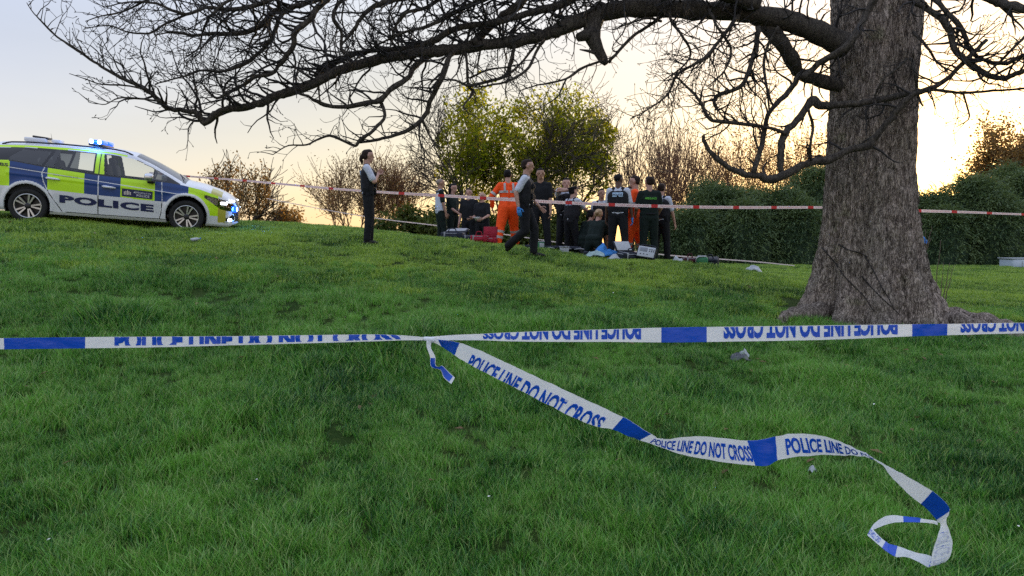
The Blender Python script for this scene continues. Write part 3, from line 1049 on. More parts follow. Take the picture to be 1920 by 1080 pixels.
def far_grow(mb, tips, p, d, length, r, level, maxl, up, wig, spread, kids, rmin):
    n = 6 if level == 0 else 5
    step = length / n
    pts, rr = [p.copy()], [r]
    for i in range(n):
        d = (d + Vector((random.gauss(0, wig), random.gauss(0, wig), random.gauss(0, wig) + up))).normalized()
        p = p + d * step
        pts.append(p.copy())
        rr.append(max(r * (1 - 0.65 * (i + 1) / n), rmin))
        if level < maxl and i >= (1 if level else 2):
            for _ in range(kids if random.random() < 0.8 else kids - 1):
                ax = rnd_perp(d)
                a = random.uniform(*spread)
                far_grow(mb, tips, p.copy(), (d * math.cos(a) + ax * math.sin(a)).normalized(), length * random.uniform(0.42, 0.66), max(rr[-1] * 0.62, rmin), level + 1, maxl, up, wig, spread, kids, rmin)
        if level >= maxl - 1:
            tips.append((p.copy(), d.copy()))
    mb.tube(pts, rr, 5 if level < 2 else 3, cap=False)


def leaf_cloud(name, tips, per, size, spread, m, parent, ok=None, long=1.3):
    v, f = [], []
    for (p, d) in tips:
        for _ in range(per):
            c = p + Vector((random.gauss(0, spread), random.gauss(0, spread), random.gauss(0, spread)))
            if ok and not ok(c):
                continue
            a = Vector((random.gauss(0, 1), random.gauss(0, 1), random.gauss(0, 1))).normalized()
            b = a.orthogonal().normalized()
            b.rotate(Quaternion(a, random.uniform(0, 6.28)))
            s = size * random.uniform(0.6, 1.35)
            u, w = a * s * 0.5 * long, b * s * 0.5
            o = len(v)
            v += [tuple(c - u), tuple(c + w * 0.9), tuple(c + u), tuple(c - w * 0.9)]
            f.append((o, o + 1, o + 2, o + 3))
    return mesh_obj(name, v, f, m, parent, smooth=False)


def far_tree(px, d, top_py, seed, label, cat='tree', name='tree', leaf=None, per=3, size=0.11, lsp=0.16, wood=None, trunks=1, kids=2, maxl=3, up=0.05, wig=0.14, spread=(0.35, 0.85), rmin=0.009, r0=0.13, len0=0.62, fan=0.25, group=None, crown=None):
    random.seed(seed)
    b = at(px, 500, d)
    b.z = gz(b.x, b.y) - 0.05
    H = at(px, top_py, d).z - b.z
    t = empty(name, b, 0, label, cat, group)
    tips = []
    for k in range(trunks):
        mb = MB()
        fa = random.uniform(0, 6.28)
        d0 = Vector((fan * math.cos(fa) * random.uniform(.4, 1), fan * math.sin(fa) * random.uniform(.4, 1), 1)).normalized()
        p0 = Vector((0.12 * trunks ** 0.5 * math.cos(fa), 0.12 * trunks ** 0.5 * math.sin(fa), 0)) if trunks > 1 else Vector((0, 0, 0))
        my = []
        far_grow(mb, my, p0, d0, H * len0, r0 * random.uniform(0.75, 1.1), 0, maxl, up, wig, spread, kids, rmin)
        tips += my
        mb.build('trunk', wood or M_WOODFAR, t)
    zmax = max(p.z for p, _ in tips)
    s = H / zmax
    for ch in t.children:
        ch.scale = (s, s, s)
    if leaf:
        tips = [(p * s, dd) for p, dd in tips]
        ok = None
        if crown:                       # rounded, uneven crown outline
            def ok(c):
                q = Vector((c.x / crown[0], c.y / crown[0], (c.z - H * crown[1]) / (H * crown[2])))
                return q.length < 1.0 + 0.30 * mnoise.noise(Vector((c.x, c.y, c.z)) * 1.1 + Vector((seed, 0, 0))) and mnoise.noise(Vector((c.x, c.y, c.z)) * 1.7 + Vector((0, seed, 0))) > -0.30
        leaf_cloud('crown', tips, per, size, lsp, leaf, t, ok)
    return t


# the two leafing trees behind the group
far_tree(918, 29, 150, 21, 'leafing green tree behind the group, its crown merging with the yellower one', leaf=M_LEAF_A, per=3, size=0.105, lsp=0.17, trunks=5, kids=2, r0=0.10, spread=(0.5, 1.05), fan=0.55, len0=0.48, crown=(1.95, 0.58, 0.45), group='leafing trees behind the group')
far_tree(1046, 30.5, 138, 24, 'yellow green leafing tree behind the walking officer', leaf=M_LEAF_A, per=3, size=0.105, lsp=0.17, trunks=5, kids=2, r0=0.10, spread=(0.5, 1.05), fan=0.55, len0=0.48, crown=(2.25, 0.58, 0.45), group='leafing trees behind the group')
far_tree(905, 27.5, 395, 25, 'low green bush behind the two workers in black', 'shrub', 'shrub', leaf=M_LEAF_B, per=5, size=0.09, lsp=0.16, trunks=6, kids=2, maxl=2, r0=0.03, len0=0.7, fan=0.8, wig=0.16)
far_tree(1000, 27.8, 385, 26, 'green bush behind the striding policeman', 'shrub', 'shrub', leaf=M_LEAF_B, per=5, size=0.09, lsp=0.16, trunks=7, kids=2, maxl=2, r0=0.03, len0=0.7, fan=0.8, wig=0.16)
far_tree(1100, 28.2, 388, 27, 'green bush behind the capped officer', 'shrub', 'shrub', leaf=M_LEAF_B, per=5, size=0.09, lsp=0.16, trunks=6, kids=2, maxl=2, r0=0.03, len0=0.7, fan=0.8, wig=0.16)
# bare and budding shrubs on the skyline
far_tree(658, 27, 262, 31, 'reddish bare shrub with many stems behind the standing policewoman', 'shrub', 'shrub', leaf=M_LEAF_R, per=1, size=0.05, lsp=0.10, wood=M_WOODRED, trunks=7, kids=3, maxl=2, up=0.06, wig=0.13, r0=0.045, len0=0.60, fan=0.55, rmin=0.009, spread=(0.3, 0.75))
far_tree(735, 28, 268, 32, 'paler bare shrub between the policewoman and the man in the white tabard', 'shrub', 'shrub', leaf=M_LEAF_R, per=1, size=0.05, lsp=0.10, wood=M_WOODRED, trunks=6, kids=3, maxl=2, up=0.06, wig=0.13, r0=0.045, len0=0.60, fan=0.50, rmin=0.009, spread=(0.3, 0.75))
far_tree(785, 26, 385, 33, 'low leafy green shrub left of the man in the white tabard', 'shrub', 'shrub', leaf=M_LEAF_B, per=5, size=0.10, lsp=0.16, trunks=5, kids=2, maxl=2, r0=0.035, len0=0.7, fan=0.8, wig=0.16)
far_tree(440, 27, 282, 34, 'small bronze leaved tree just ahead of the car bonnet', leaf=M_LEAF_R, per=3, size=0.07, lsp=0.15, trunks=7, kids=2, maxl=2, r0=0.06, fan=0.38, len0=0.55, rmin=0.012, crown=(1.5, 0.6, 0.42))
far_tree(548, 28, 388, 36, 'low sparse bush on the skyline ahead of the car', 'shrub', 'shrub', leaf=M_LEAF_R, per=3, size=0.08, lsp=0.14, trunks=4, kids=2, maxl=2, r0=0.025, fan=0.7, len0=0.6)
far_tree(1215, 34, 200, 41, 'bare upright tree with reddish twigs behind the group of officers', wood=M_WOODRED, trunks=12, kids=2, maxl=2, up=0.10, wig=0.08, spread=(0.2, 0.55), r0=0.08, len0=0.72, fan=0.40, rmin=0.014)
far_tree(1285, 35, 214, 42, 'bare upright tree with reddish twigs over the low end of the hedge', wood=M_WOODRED, trunks=12, kids=2, maxl=2, up=0.10, wig=0.08, spread=(0.2, 0.55), r0=0.08, len0=0.72, fan=0.40, rmin=0.014)
far_tree(1420, 36, 214, 43, 'golden lit budding tree seen behind the curved low branch', leaf=M_LEAF_R, per=2, size=0.07, lsp=0.16, wood=M_WOODRED, trunks=8, kids=2, maxl=2, up=0.09, wig=0.09, spread=(0.25, 0.6), r0=0.07, len0=0.70, fan=0.35, rmin=0.011)
far_tree(1500, 36, 206, 44, 'golden lit budding tree seen close by the trunk', leaf=M_LEAF_R, per=2, size=0.07, lsp=0.16, wood=M_WOODRED, trunks=8, kids=2, maxl=2, up=0.09, wig=0.09, spread=(0.25, 0.6), r0=0.07, len0=0.70, fan=0.35, rmin=0.011)
far_tree(1900, 37, 200, 45, 'golden brown budding tree rising over the hedge near the plastic crate', leaf=M_LEAF_R, per=3, size=0.10, lsp=0.2, wood=M_WOODRED, trunks=4, kids=2, maxl=3, up=0.05, wig=0.10, r0=0.09, len0=0.6, fan=0.35, rmin=0.010)


# ------------------------------------------------------------------ the evergreen hedge: overlapping drooping shrubs
def hedge_shrub(px, d, top_py, half_px, seed, label, n_spray=3700, depth=1.6):
    random.seed(seed)
    b = at(px, 498, d)
    b.z = gz(b.x, b.y) - 0.05
    H = at(px, top_py, d).z - b.z
    W = half_px * d * PXM
    t = empty('evergreen_shrub', b, 0, label, 'shrub', 'evergreen shrubs of the hedge')

    def surf(a, e, k=1.0):
        """lumpy dome: a round, e height 0..1"""
        s = math.cos(e * math.pi / 2) ** 0.8
        q = Vector((math.cos(a) * s, math.sin(a) * s, e))
        lump = 1 + 0.36 * mnoise.noise(q * 2.2 + Vector((seed, 0, 0))) + 0.28 * mnoise.noise(q * 5.5 + Vector((0, seed, 0)))
        return Vector((W * q.x * lump * k, depth * q.y * lump * k, H * (0.02 + 0.98 * math.sin(e * math.pi / 2)) * (0.93 + 0.07 * lump) * (0.5 + 0.5 * k)))

    v, f = [], []
    na, ne = 30, 12
    for j in range(ne + 1):
        for i in range(na):
            v.append(tuple(surf(2 * math.pi * i / na, j / ne * 0.98, 0.86)))
    for j in range(ne):
        for i in range(na):
            i2 = (i + 1) % na
            f.append((j * na + i, j * na + i2, (j + 1) * na + i2, (j + 1) * na + i))
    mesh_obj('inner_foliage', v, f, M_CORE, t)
    v, f = [], []
    for _ in range(n_spray):
        a = random.uniform(math.pi, 2 * math.pi) if random.random() < 0.8 else random.uniform(0, math.pi)
        e = random.random() ** 0.85
        p = surf(a, e, random.uniform(0.84, 1.05) + (0.10 if random.random() < 0.06 else 0))
        out = Vector((math.cos(a), math.sin(a), 0.35 + e * 0.9)).normalized()
        d_ = (out + Vector((random.gauss(0, .5), random.gauss(0, .4), random.gauss(0.15, .4)))).normalized()
        if e > 0.55 and random.random() < 0.40:      # loose sprigs breaking the outline
            d_ = (Vector((math.cos(a) * .5, math.sin(a) * .5, 1.3)) + Vector((random.gauss(0, .35), random.gauss(0, .35), 0))).normalized()
            p = p + d_ * random.uniform(0, .18)
        nseg = random.randint(4, 9)
        ln = random.uniform(0.05, 0.085)
        for k in range(nseg):
            d_ = (d_ + Vector((random.gauss(0, .16), random.gauss(0, .16), -0.20))).normalized()
            q = p + d_ * ln
            w = d_.cross(Vector((random.gauss(0, 1), random.gauss(0, 1), random.gauss(0, 1)))).normalized() * random.uniform(0.014, 0.030)
            o = len(v)
            v += [tuple(p), tuple(p.lerp(q, 0.45) + w), tuple(q + d_ * 0.02), tuple(p.lerp(q, 0.45) - w)]
            f.append((o, o + 1, o + 2, o + 3))
            p = q
    cr_ = mesh_obj('foliage', v, f, M_HEDGE, t, smooth=False)
    return t


for args in ((1262, 30.0, 412, 62, 61, 'low evergreen shrub at the end of the hedge beside the group'),
             (1345, 30.5, 364, 88, 62, 'rounded evergreen shrub of the hedge with the white bag before it'),
             (1455, 30.2, 368, 95, 63, 'broad evergreen shrub under the curved low branch'),
             (1535, 31.0, 326, 85, 64, 'tall evergreen shrub touching the trunk on its group side'),
             (1650, 31.5, 352, 90, 65, 'evergreen shrub mostly hidden behind the trunk'),
             (1740, 30.4, 378, 60, 66, 'low evergreen shrub in the dip where the sun glows'),
             (1815, 30.0, 346, 82, 67, 'tall dense evergreen shrub between the trunk and the plastic crate'),
             (1925, 30.6, 332, 95, 68, 'tallest evergreen shrub of the hedge behind the plastic crate'),
             (2050, 31.0, 336, 100, 69, 'evergreen shrub closing the hedge past the plastic crate'),
             (1300, 29.0, 405, 46, 70, 'small shrub in front of the hedge nearest the group', 1500, 0.9),
             (1395, 29.0, 392, 52, 71, 'small shrub in front of the hedge above the carrier bag', 1700, 0.9),
             (1492, 29.2, 388, 50, 72, 'small shrub in front of the hedge left of the trunk', 1700, 0.9),
             (1768, 29.0, 400, 48, 73, 'small shrub in front of the hedge beside the suckers', 1500, 0.9),
             (1862, 29.0, 378, 56, 74, 'small shrub in front of the hedge left of the plastic crate', 1700, 0.9),
             (1320, 32.0, 352, 42, 75, 'narrow evergreen topping the hedge under the reddish tree', 1300, 1.2),
             (1395, 32.0, 366, 40, 76, 'narrow evergreen in the hedge dip behind the curved branch', 1300, 1.2),
             (1880, 32.0, 322, 50, 77, 'narrow evergreen topping the hedge under the golden tree', 1500, 1.2)):
    hedge_shrub(*args)


# ------------------------------------------------------------------ the police car (x forward, y to its left, z up; the camera sees y < 0)
def paint(name, col, rough=0.28, var=0.03, coat=0.6):
    return mat(name, col, rough, 0, var, 3.0, spec=0.5, coat=coat)


C_WHITE = paint('white_paint', (0.66, 0.67, 0.69))
C_YEL = mat('fluorescent_yellow_vinyl', (0.52, 0.84, 0.006), 0.42, var=0.04, scale=3, coat=0.1)
C_BLUE = mat('blue_vinyl', (0.003, 0.040, 0.185), 0.42, var=0.06, scale=3, coat=0.1)
C_GOLD = mat('retroreflective_yellow_vinyl', (0.42, 0.38, 0.05), 0.35, var=0.08, scale=3, coat=0.3)
C_NAVY = mat('navy_print', (0.008, 0.014, 0.075), 0.4, var=0.05)
C_BLACK = mat('black_trim', (0.010, 0.010, 0.011), 0.25, var=0.1)
C_DARK = mat('dark_cabin_trim', (0.018, 0.019, 0.022), 0.75, var=0.15)
C_RUB = mat('tyre_rubber', (0.014, 0.014, 0.014), 0.85, var=0.2, bmp=0.4, bscale=60)
C_ALU = mat('alloy', (0.55, 0.56, 0.58), 0.28, 0.9, var=0.05)
C_DALU = mat('dark_alloy', (0.03, 0.03, 0.033), 0.35, 0.5, var=0.1)
C_CHROME = mat('satin_silver', (0.62, 0.63, 0.66), 0.22, 0.85, var=0.03)
C_LBLUE = mat('blue_beacon_lens', (0.01, 0.05, 0.6), 0.12, var=0.02, emis=(0.01, 0.10, 1.0), estr=1.1)
C_LCORE = mat('lit_blue_beacon', (0.3, 0.5, 1.0), 0.2, var=0.02, emis=(0.30, 0.62, 1.0), estr=9.0)
C_DRL = mat('lit_headlamp', (0.9, 0.92, 1.0), 0.1, var=0.02, emis=(0.9, 0.95, 1.0), estr=3.0)


def glass_mat(name, tint, trans):
    nt = NT(name)
    tr = nt.new('ShaderNodeBsdfTransparent')
    tr.inputs[0].default_value = (*tint, 1)
    gl = nt.new('ShaderNodeBsdfGlossy')
    gl.inputs['Roughness'].default_value = 0.03
    fr = nt.new('ShaderNodeFresnel')
    fr.inputs[0].default_value = 1.5
    mr = nt.new('ShaderNodeMapRange')
    mr.inputs['To Min'].default_value = trans
    mr.inputs['To Max'].default_value = 1.0
    nt.link(fr.outputs[0], mr.inputs[0])
    ms = nt.new('ShaderNodeMixShader')
    nt.link(mr.outputs[0], ms.inputs[0])
    nt.link(tr.outputs[0], ms.inputs[1])
    nt.link(gl.outputs[0], ms.inputs[2])
    nt.link(ms.outputs[0], nt.out.inputs[0])
    return nt.m


C_GLASS = glass_mat('tinted_glass', (0.86, 0.90, 0.91), 0.03)
C_PRIV = glass_mat('privacy_glass', (0.16, 0.18, 0.20), 0.05)
C_WIND = glass_mat('windscreen_glass', (0.55, 0.62, 0.66), 0.10)
C_CLEAR = glass_mat('lamp_glass', (0.85, 0.88, 0.9), 0.06)

ZK = 1.055
car = empty('police_car', (0, 0, 0), 0, 'police estate car with yellow and blue checks and lit blue beacons', 'police car')
_org = (CAR_R + CAR_F) / 2 + CAR_L * 0.80 * CAR_S - CAR_U * 0.045
car.matrix_world = Matrix((
    (CAR_H.x * CAR_S, CAR_L.x * CAR_S, CAR_U.x * CAR_S * ZK, _org.x),
    (CAR_H.y * CAR_S, CAR_L.y * CAR_S, CAR_U.y * CAR_S * ZK, _org.y),
    (CAR_H.z * CAR_S, CAR_L.z * CAR_S, CAR_U.z * CAR_S * ZK, _org.z),
    (0, 0, 0, 1)))

XS = np.arange(-2.35, 2.2801, 0.009)


def prof(kx, kv, smooth=13):
    v = np.interp(XS, kx, kv)
    k = np.hanning(smooth + 2)[1:-1]
    k /= k.sum()
    vp = np.concatenate([np.full(smooth, v[0]), v, np.full(smooth, v[-1])])
    r = np.convolve(vp, k, 'same')[smooth:-smooth]
    return r


ZC = prof([-2.35, -2.25, -2.12, -1.95, -1.4, -.8, 0, .35, .7, 1.0, 1.26, 1.34, 1.6, 1.9, 2.1, 2.22, 2.28], [.93, 1.12, 1.32, 1.41, 1.455, 1.47, 1.465, 1.425, 1.285, 1.14, 1.005, .985, .945, .86, .775, .68, .52])
ZRE = prof([-2.35, -2.25, -2.12, -1.95, -1.4, -.8, 0, .35, .7, 1.0, 1.24, 1.34, 1.6, 1.9, 2.1, 2.22, 2.28], [.90, 1.05, 1.24, 1.33, 1.375, 1.392, 1.388, 1.345, 1.205, 1.06, .935, .905, .87, .785, .70, .62, .47])
ZB = prof([-2.35, -2.2, -1.6, -1.1, -.2, 1.02, 1.28, 1.6, 1.9, 2.1, 2.22, 2.28], [.86, 1.02, 1.065, 1.005, .94, .91, .885, .83, .74, .66, .58, .44])
WB = prof([-2.35, -2.28, -2.1, -1.8, -1.4, 0, 1.3, 1.6, 1.9, 2.1, 2.22, 2.28], [.62, .72, .80, .85, .875, .88, .885, .87, .80, .68, .50, .28], 17)
WT = prof([-2.35, -2.1, -1.9, -1.4, 0, .35, .7, 1.0, 1.28, 1.6, 1.9, 2.1, 2.22, 2.28], [.46, .52, .56, .60, .61, .60, .645, .705, .77, .775, .71, .60, .43, .22], 17)
Z0 = prof([-2.35, -2.2, -2.0, -1.0, 0, 1.0, 1.8, 2.1, 2.28], [.36, .26, .22, .19, .185, .185, .17, .16, .24])
NL, NU, NTP = 62, 32, 14
HUBS = (-1.35, 1.35)
WR = 0.325


def lowpt(i, t):
    z = Z0[i] + (ZB[i] - Z0[i]) * t
    k = float(np.interp(t, [0, .06, .2, .45, .7, .92, 1], [.93, .965, .975, .995, 1.0, .985, .965]))
    y = WB[i] * k
    for hx in HUBS:
        dd = math.hypot(XS[i] - hx, z - WR)
        y += 0.022 * math.exp(-((dd - 0.39) / 0.05) ** 2)
    y += 0.010 * math.exp(-((z - (0.78 - 0.05 * XS[i])) / 0.03) ** 2) * (1 if -1.7 < XS[i] < 1.5 else 0)
    return y, z


def side_y(x, z):
    i = int(np.clip(round((x + 2.35) / 0.009), 0, len(XS) - 1))
    t = (z - Z0[i]) / (ZB[i] - Z0[i])
    return lowpt(i, float(np.clip(t, 0, 1)))[0]


rows = []
for i in range(len(XS)):
    r = []
    for k in range(NL):
        y, z = lowpt(i, k / NL)
        r.append((y, z))
    wb = WB[i] * .965
    for k in range(NU):
        t = k / NU
        r.append((wb + (WT[i] - wb) * t + 0.03 * math.sin(math.pi * t) * min(1, (ZRE[i] - ZB[i]) / 0.3), ZB[i] + (ZRE[i] - ZB[i]) * t))
    for k in range(NTP + 1):
        s = k / NTP
        r.append((WT[i] * (1 - s), ZRE[i] + (ZC[i] - ZRE[i]) * (1 - (1 - s) ** 2.4)))
    rows.append(r)
NR = len(rows[0])


def rear_door_edge(z):
    return float(np.interp(z, [.2, .3, .45, .6, .75, .9, 1.0, 1.4], [-.76, -.82, -.93, -1.02, -1.09, -1.12, -1.08, -1.0]))


def front_door_edge(z):
    return float(np.interp(z, [.2, .35, .6, .9], [.86, .90, .915, .90]))


CM = [C_WHITE, C_YEL, C_BLUE, C_GOLD, C_BLACK, C_GLASS, C_PRIV, C_WIND, C_CLEAR, C_DARK]
MI = {m.name: k for k, m in enumerate(CM)}
buckets = {}


def classify(x, z, row, i):
    """-> (part, material) or None for an opening"""
    zb, zre = ZB[i], ZRE[i]
    if row < NL:
        for hx in HUBS:
            if math.hypot(x - hx, z - WR) < 0.372:
                return None
        zl = 0.585 - 0.03 * x
        re_, fe = rear_door_edge(z), front_door_edge(z)
        if z < 0.235 and -1.0 < x < 1.0:
            return 'sill', C_WHITE
        if x > 1.93 - 0.25 * max(0, .6 - z):
            part = 'front_bumper'
        elif x > fe:
            part = 'front_wing'
        elif x > -.19:
            part = 'front_door'
        elif x > re_:
            part = 'rear_door'
        elif x < -2.12:
            part = 'rear_bumper'
        else:
            part = 'rear_quarter'
        # head lamp, swept back into the wing
        hz = 0.735 - 0.20 * (x - 1.64)
        if 1.66 < x < 2.24 and hz - 0.02 - 0.16 * min(1, (x - 1.62) / 0.35) < z < hz + 0.012:
            return 'headlight', (C_CLEAR if z < hz - 0.006 and x > 1.72 else C_BLACK)
        # lower grille and fog lamp recess
        if x > 2.06 and 0.26 < z < 0.26 + 0.62 * (x - 2.06) + 0.06:
            return 'front_bumper', C_BLACK
        if x > 2.17 and .26 < z < .52:
            return 'front_bumper', C_BLACK
        # panel gaps
        gap = abs(x + .19) < 0.007 or abs(x - fe) < 0.007 or (abs(x - re_) < 0.008 and x < -.7) or (abs(z - .238) < 0.008 and -1 < x < 1)
        line = False
        if z > zl or (x > 1.38 and x < 1.95 and z > 0.36 and math.hypot(x - 1.35, z - WR) > .40):
            if gap or line:
                return part, C_WHITE
            if x < -1.64:
                m = C_YEL
            elif x < -1.03:
                m = C_BLUE
            elif x < -.42:
                m = C_YEL
            elif x < .19:
                m = C_BLUE
            elif x < .78:
                m = C_YEL
            elif x < 1.38:
                m = C_BLUE
            elif x < 1.92:
                m = C_YEL
            else:
                m = C_GOLD if z < .66 else C_WHITE
            for hx in HUBS:
                if math.hypot(x - hx, z - WR) < 0.425:
                    m = C_WHITE
            return part, m
        if gap:
            return part, C_BLACK
        if 1.92 < x < 2.06 and z > .24:
            return part, C_GOLD
        return part, C_WHITE
    if row < NL + NU:
        if x > 1.22:
            return ('bonnet', C_GOLD if 1.78 < x < 1.98 else C_WHITE)
        t = (z - zb) / max(zre - zb, 1e-3)
        if zb + 0.022 < z < zre - 0.05 and (zre - zb) > 0.09:
            q = -1.10 + 0.22 * t * 0.9
            if -1.66 + 0.32 * max(0, t - .25) * 1.2 < x < q - 0.05 and z < 1.285:
                return 'quarter_window', C_PRIV
            if q < x < -.95 + .1 * t:
                return 'rear_door_window', C_PRIV
            if -.945 + .1 * t < x < -.285:
                return 'rear_door_window', C_GLASS
            if -.265 < x < -.20 or -.185 < x < -.095 - .05 * t:
                return 'door_pillar', C_YEL
            if -.055 - .05 * t < x < .74:
                return 'front_door_window', C_GLASS
            if .765 < x < .98:
                return 'front_door_window', C_PRIV
            return 'window_surround', C_BLACK
        if z >= zre - 0.05 and x < .42:
            if z > zre - 0.012 and x > -1.9:
                return 'roof', C_WHITE
            return 'roof', (C_YEL if x < .25 and z > zre - 0.045 else C_WHITE)
        if x < -1.66:
            return 'rear_quarter', C_YEL
        return ('window_surround', C_BLACK) if z < zre - 0.04 else ('windscreen_pillar', C_WHITE)
    s = (row - NL - NU) / NTP
    if x < -2.0:
        return ('rear_screen', C_PRIV) if s > .12 and x < -2.06 else ('roof', C_WHITE)
    if x < .40:
        return 'roof', C_WHITE
    if x < 1.25:
        return ('windscreen', C_WIND) if s > 0.06 else ('windscreen_pillar', C_WHITE)
    if x < 1.31:
        return 'wiper_tray', C_BLACK
    if x > 2.2:
        return 'front_bumper', C_BLACK
    return 'bonnet', (C_GOLD if 1.78 < x < 1.98 and s < .4 else C_WHITE)


SYM = {'roof', 'bonnet', 'windscreen', 'wiper_tray', 'front_bumper', 'rear_screen'}
for sd in (-1, 1):
    for i in range(len(XS) - 1):
        for k in range(NR - 1):
            y, z = rows[i][k]
            x = XS[i] + 0.0045
            zc_ = (z + rows[i][k + 1][1] + rows[i + 1][k][1] + rows[i + 1][k + 1][1]) / 4
            c = classify(x, zc_, k, i)
            if c is None:
                continue
            key = (c[0], 0 if c[0] in SYM else sd)
            B = buckets.setdefault(key, [{}, [], [], []])
            q = []
            for (a, b) in ((i, k), (i + 1, k), (i + 1, k + 1), (i, k + 1)):
                kk = (a, b, sd if b < NR - 1 else 0)
                if kk not in B[0]:
                    B[0][kk] = len(B[1])
                    yy, zz = rows[a][b]
                    B[1].append((float(XS[a]), sd * yy, zz))
                q.append(B[0][kk])
            if sd > 0:
                q = q[::-1]
            B[2].append(tuple(q))
            B[3].append(MI[c[1].name])
for (nm, sd), B in buckets.items():
    mesh_obj(nm, B[1], B[2], CM, car, True, B[3])
# closing faces at nose and tail
for i, m, nm in ((len(XS) - 1, C_BLACK, 'grille'), (0, C_YEL, 'tailgate')):
    v = [(float(XS[i]), -y, z) for y, z in rows[i]] + [(float(XS[i]), y, z) for y, z in reversed(rows[i][:-1])]
    mesh_obj(nm, v, [tuple(range(len(v)))], m, car, False)

# under body, arch liners, cabin
MB().box((0, 0, .27), (3.9, 1.30, .14), .03).build('underbody', C_BLACK, car)
for hx in HUBS:
    for sd in (-1, 1):
        mb = MB()
        v, f = [], []
        for j in range(25):
            a = math.pi * (-0.12 + 1.24 * j / 24)
            for yy in (.865, .60):
                v.append((hx + .375 * math.cos(a), sd * yy, WR + .375 * math.sin(a)))
        o = len(v)
        for j in range(24):
            f.append((2 * j, 2 * j + 1, 2 * j + 3, 2 * j + 2))
        v.append((hx, sd * .60, WR))
        for j in range(24):
            f.append((o, 2 * j + 1, 2 * j + 3))
        mesh_obj('arch_liner', v, f, C_BLACK, car)
for sd in (-1, 1):
    MB().box((-.35, sd * .775, .70), (2.9, .05, .44), .02).build('door_lining', C_DARK, car)
MB().box((-.3, 0, .42), (3.2, 1.5, .06)).build('cabin_floor', C_DARK, car)
MB().box((1.02, 0, .82), (.50, 1.46, .18), .06).build('dashboard', C_DARK, car)
for (sx, sy) in ((.05, -.38), (.05, .38), (-.95, -.38), (-.95, .38)):
    mb = MB()
    mb.box((sx + .15, sy, .58), (.52, .50, .16), .05)
    mb.box((sx - .18, sy, .88), (.14, .48, .56), .05, Matrix.Rotation(-.22, 3, 'Y'))
    mb.box((sx - .26, sy, 1.20), (.10, .25, .17), .035, Matrix.Rotation(-.15, 3, 'Y'))
    mb.build('cabin_seat', C_DARK, car)
mb = MB()
pts = [(.66 + .07 * math.cos(a), -.38 + .185 * math.sin(a), .93 + .17 * math.cos(a)) for a in np.linspace(0, 2 * math.pi, 22)]
mb.tube(pts, .014, 6)
mb.tube([(.66, -.38, .93), (.85, -.38, .86)], .03, 8)
mb.build('steering_wheel', C_BLACK, car)

# wheels
for hx in HUBS:
    for sd in (-1, 1):
        yo = sd * 0.845
        t = bpy.data.objects.new('wheel', None)
        link(t, car)
        t.location = (hx, yo, WR / ZK)
        t.scale = (1, 1, 1 / ZK)
        MB().lathe([(.225, -.01 * sd), (.232, .004 * sd), (.275, .012 * sd), (.312, .004 * sd), (.325, -.03 * sd), (.327, -.10 * sd), (.325, -.17 * sd), (.30, -.20 * sd), (.225, -.19 * sd)], 48, 'Y').build('tyre', C_RUB, t)
        MB().lathe([(.228, -.002 * sd), (.222, .006 * sd), (.210, .004 * sd), (.204, -.02 * sd), (.20, -.14 * sd)], 48, 'Y').build('rim', C_ALU, t)
        MB().lathe([(.205, -.085 * sd), (.0005, -.085 * sd)], 32, 'Y').build('brake_disc', C_DALU, t)
        mbs, mbd = MB(), MB()
        for k in range(10):
            a = 2 * math.pi * k / 10 + (0.115 if k % 2 else -0.115) + math.pi / 2
            ca, sa = math.cos(a), math.sin(a)
            n_ = Vector((-sa, 0, ca))
            for (w0, w1, yof, m_) in ((.020, .034, .001, mbs), (.034, .046, -.022, mbd)):
                p0, p1 = Vector((ca * .035, -.012 * sd + yof * sd, sa * .035)), Vector((ca * .208, .0 * sd + yof * sd, sa * .208))
                v = [p0 - n_ * w0 * .5, p0 + n_ * w0 * .5, p1 + n_ * w1 * .5, p1 - n_ * w1 * .5]
                bk = Vector((0, -.03 * sd, 0))
                v = [tuple(q) for q in v] + [tuple(q + bk) for q in v]
                m_.add(v, [(0, 1, 2, 3), (4, 7, 6, 5), (0, 4, 5, 1), (1, 5, 6, 2), (2, 6, 7, 3), (3, 7, 4, 0)])
        mbd.lathe([(.0005, .004 * sd), (.03, .002 * sd), (.055, -.01 * sd), (.06, -.05 * sd)], 20, 'Y')
        mbs.build('spokes', C_ALU, t, False)
        mbd.build('wheel_hub', C_DALU, t, False)

# roof rails, pods, beacon bar, aerial
for sd in (-1, 1):
    pts = []
    for x in np.linspace(-1.85, .34, 30):
        i = int(round((x + 2.35) / .009))
        lift = 0.035 * min(1, min(x + 1.85, .34 - x) / .12)
        pts.append((float(x), sd * (WT[i] - .03), ZRE[i] + .012 + lift))
    MB().tube(pts, .014, 8).build('roof_rail', C_BLACK, car)
MB().box((-1.36, -.22, 1.475), (.36, .42, .075), .02).build('roof_pod', C_WHITE, car)
mb = MB().box((-1.29, -.22, 1.528), (.26, .30, .035), .012, Matrix.Rotation(.06, 3, 'Y'))
mb.build('camera_unit', C_BLACK, car)
MB().box((-1.03, -.22, 1.485), (.145, .30, .055), .015).build('roof_pod', C_WHITE, car)
MB().tube([(-1.15, -.15, 1.50), (-1.17, -.15, 1.62)], [.004, .002], 5).build('aerial', C_BLACK, car)
bar = bpy.data.objects.new('beacon_bar', None)
link(bar, car)
for (yc, ln) in ((-.26, .46), (.26, .46)):
    MB().box((-.33, yc, 1.54), (.25, ln, .075), .035, None, 3).build('beacon_lens', C_LBLUE, bar)
MB().box((-.33, 0, 1.485), (.24, 1.0, .04), .012).build('beacon_base', C_BLACK, bar)
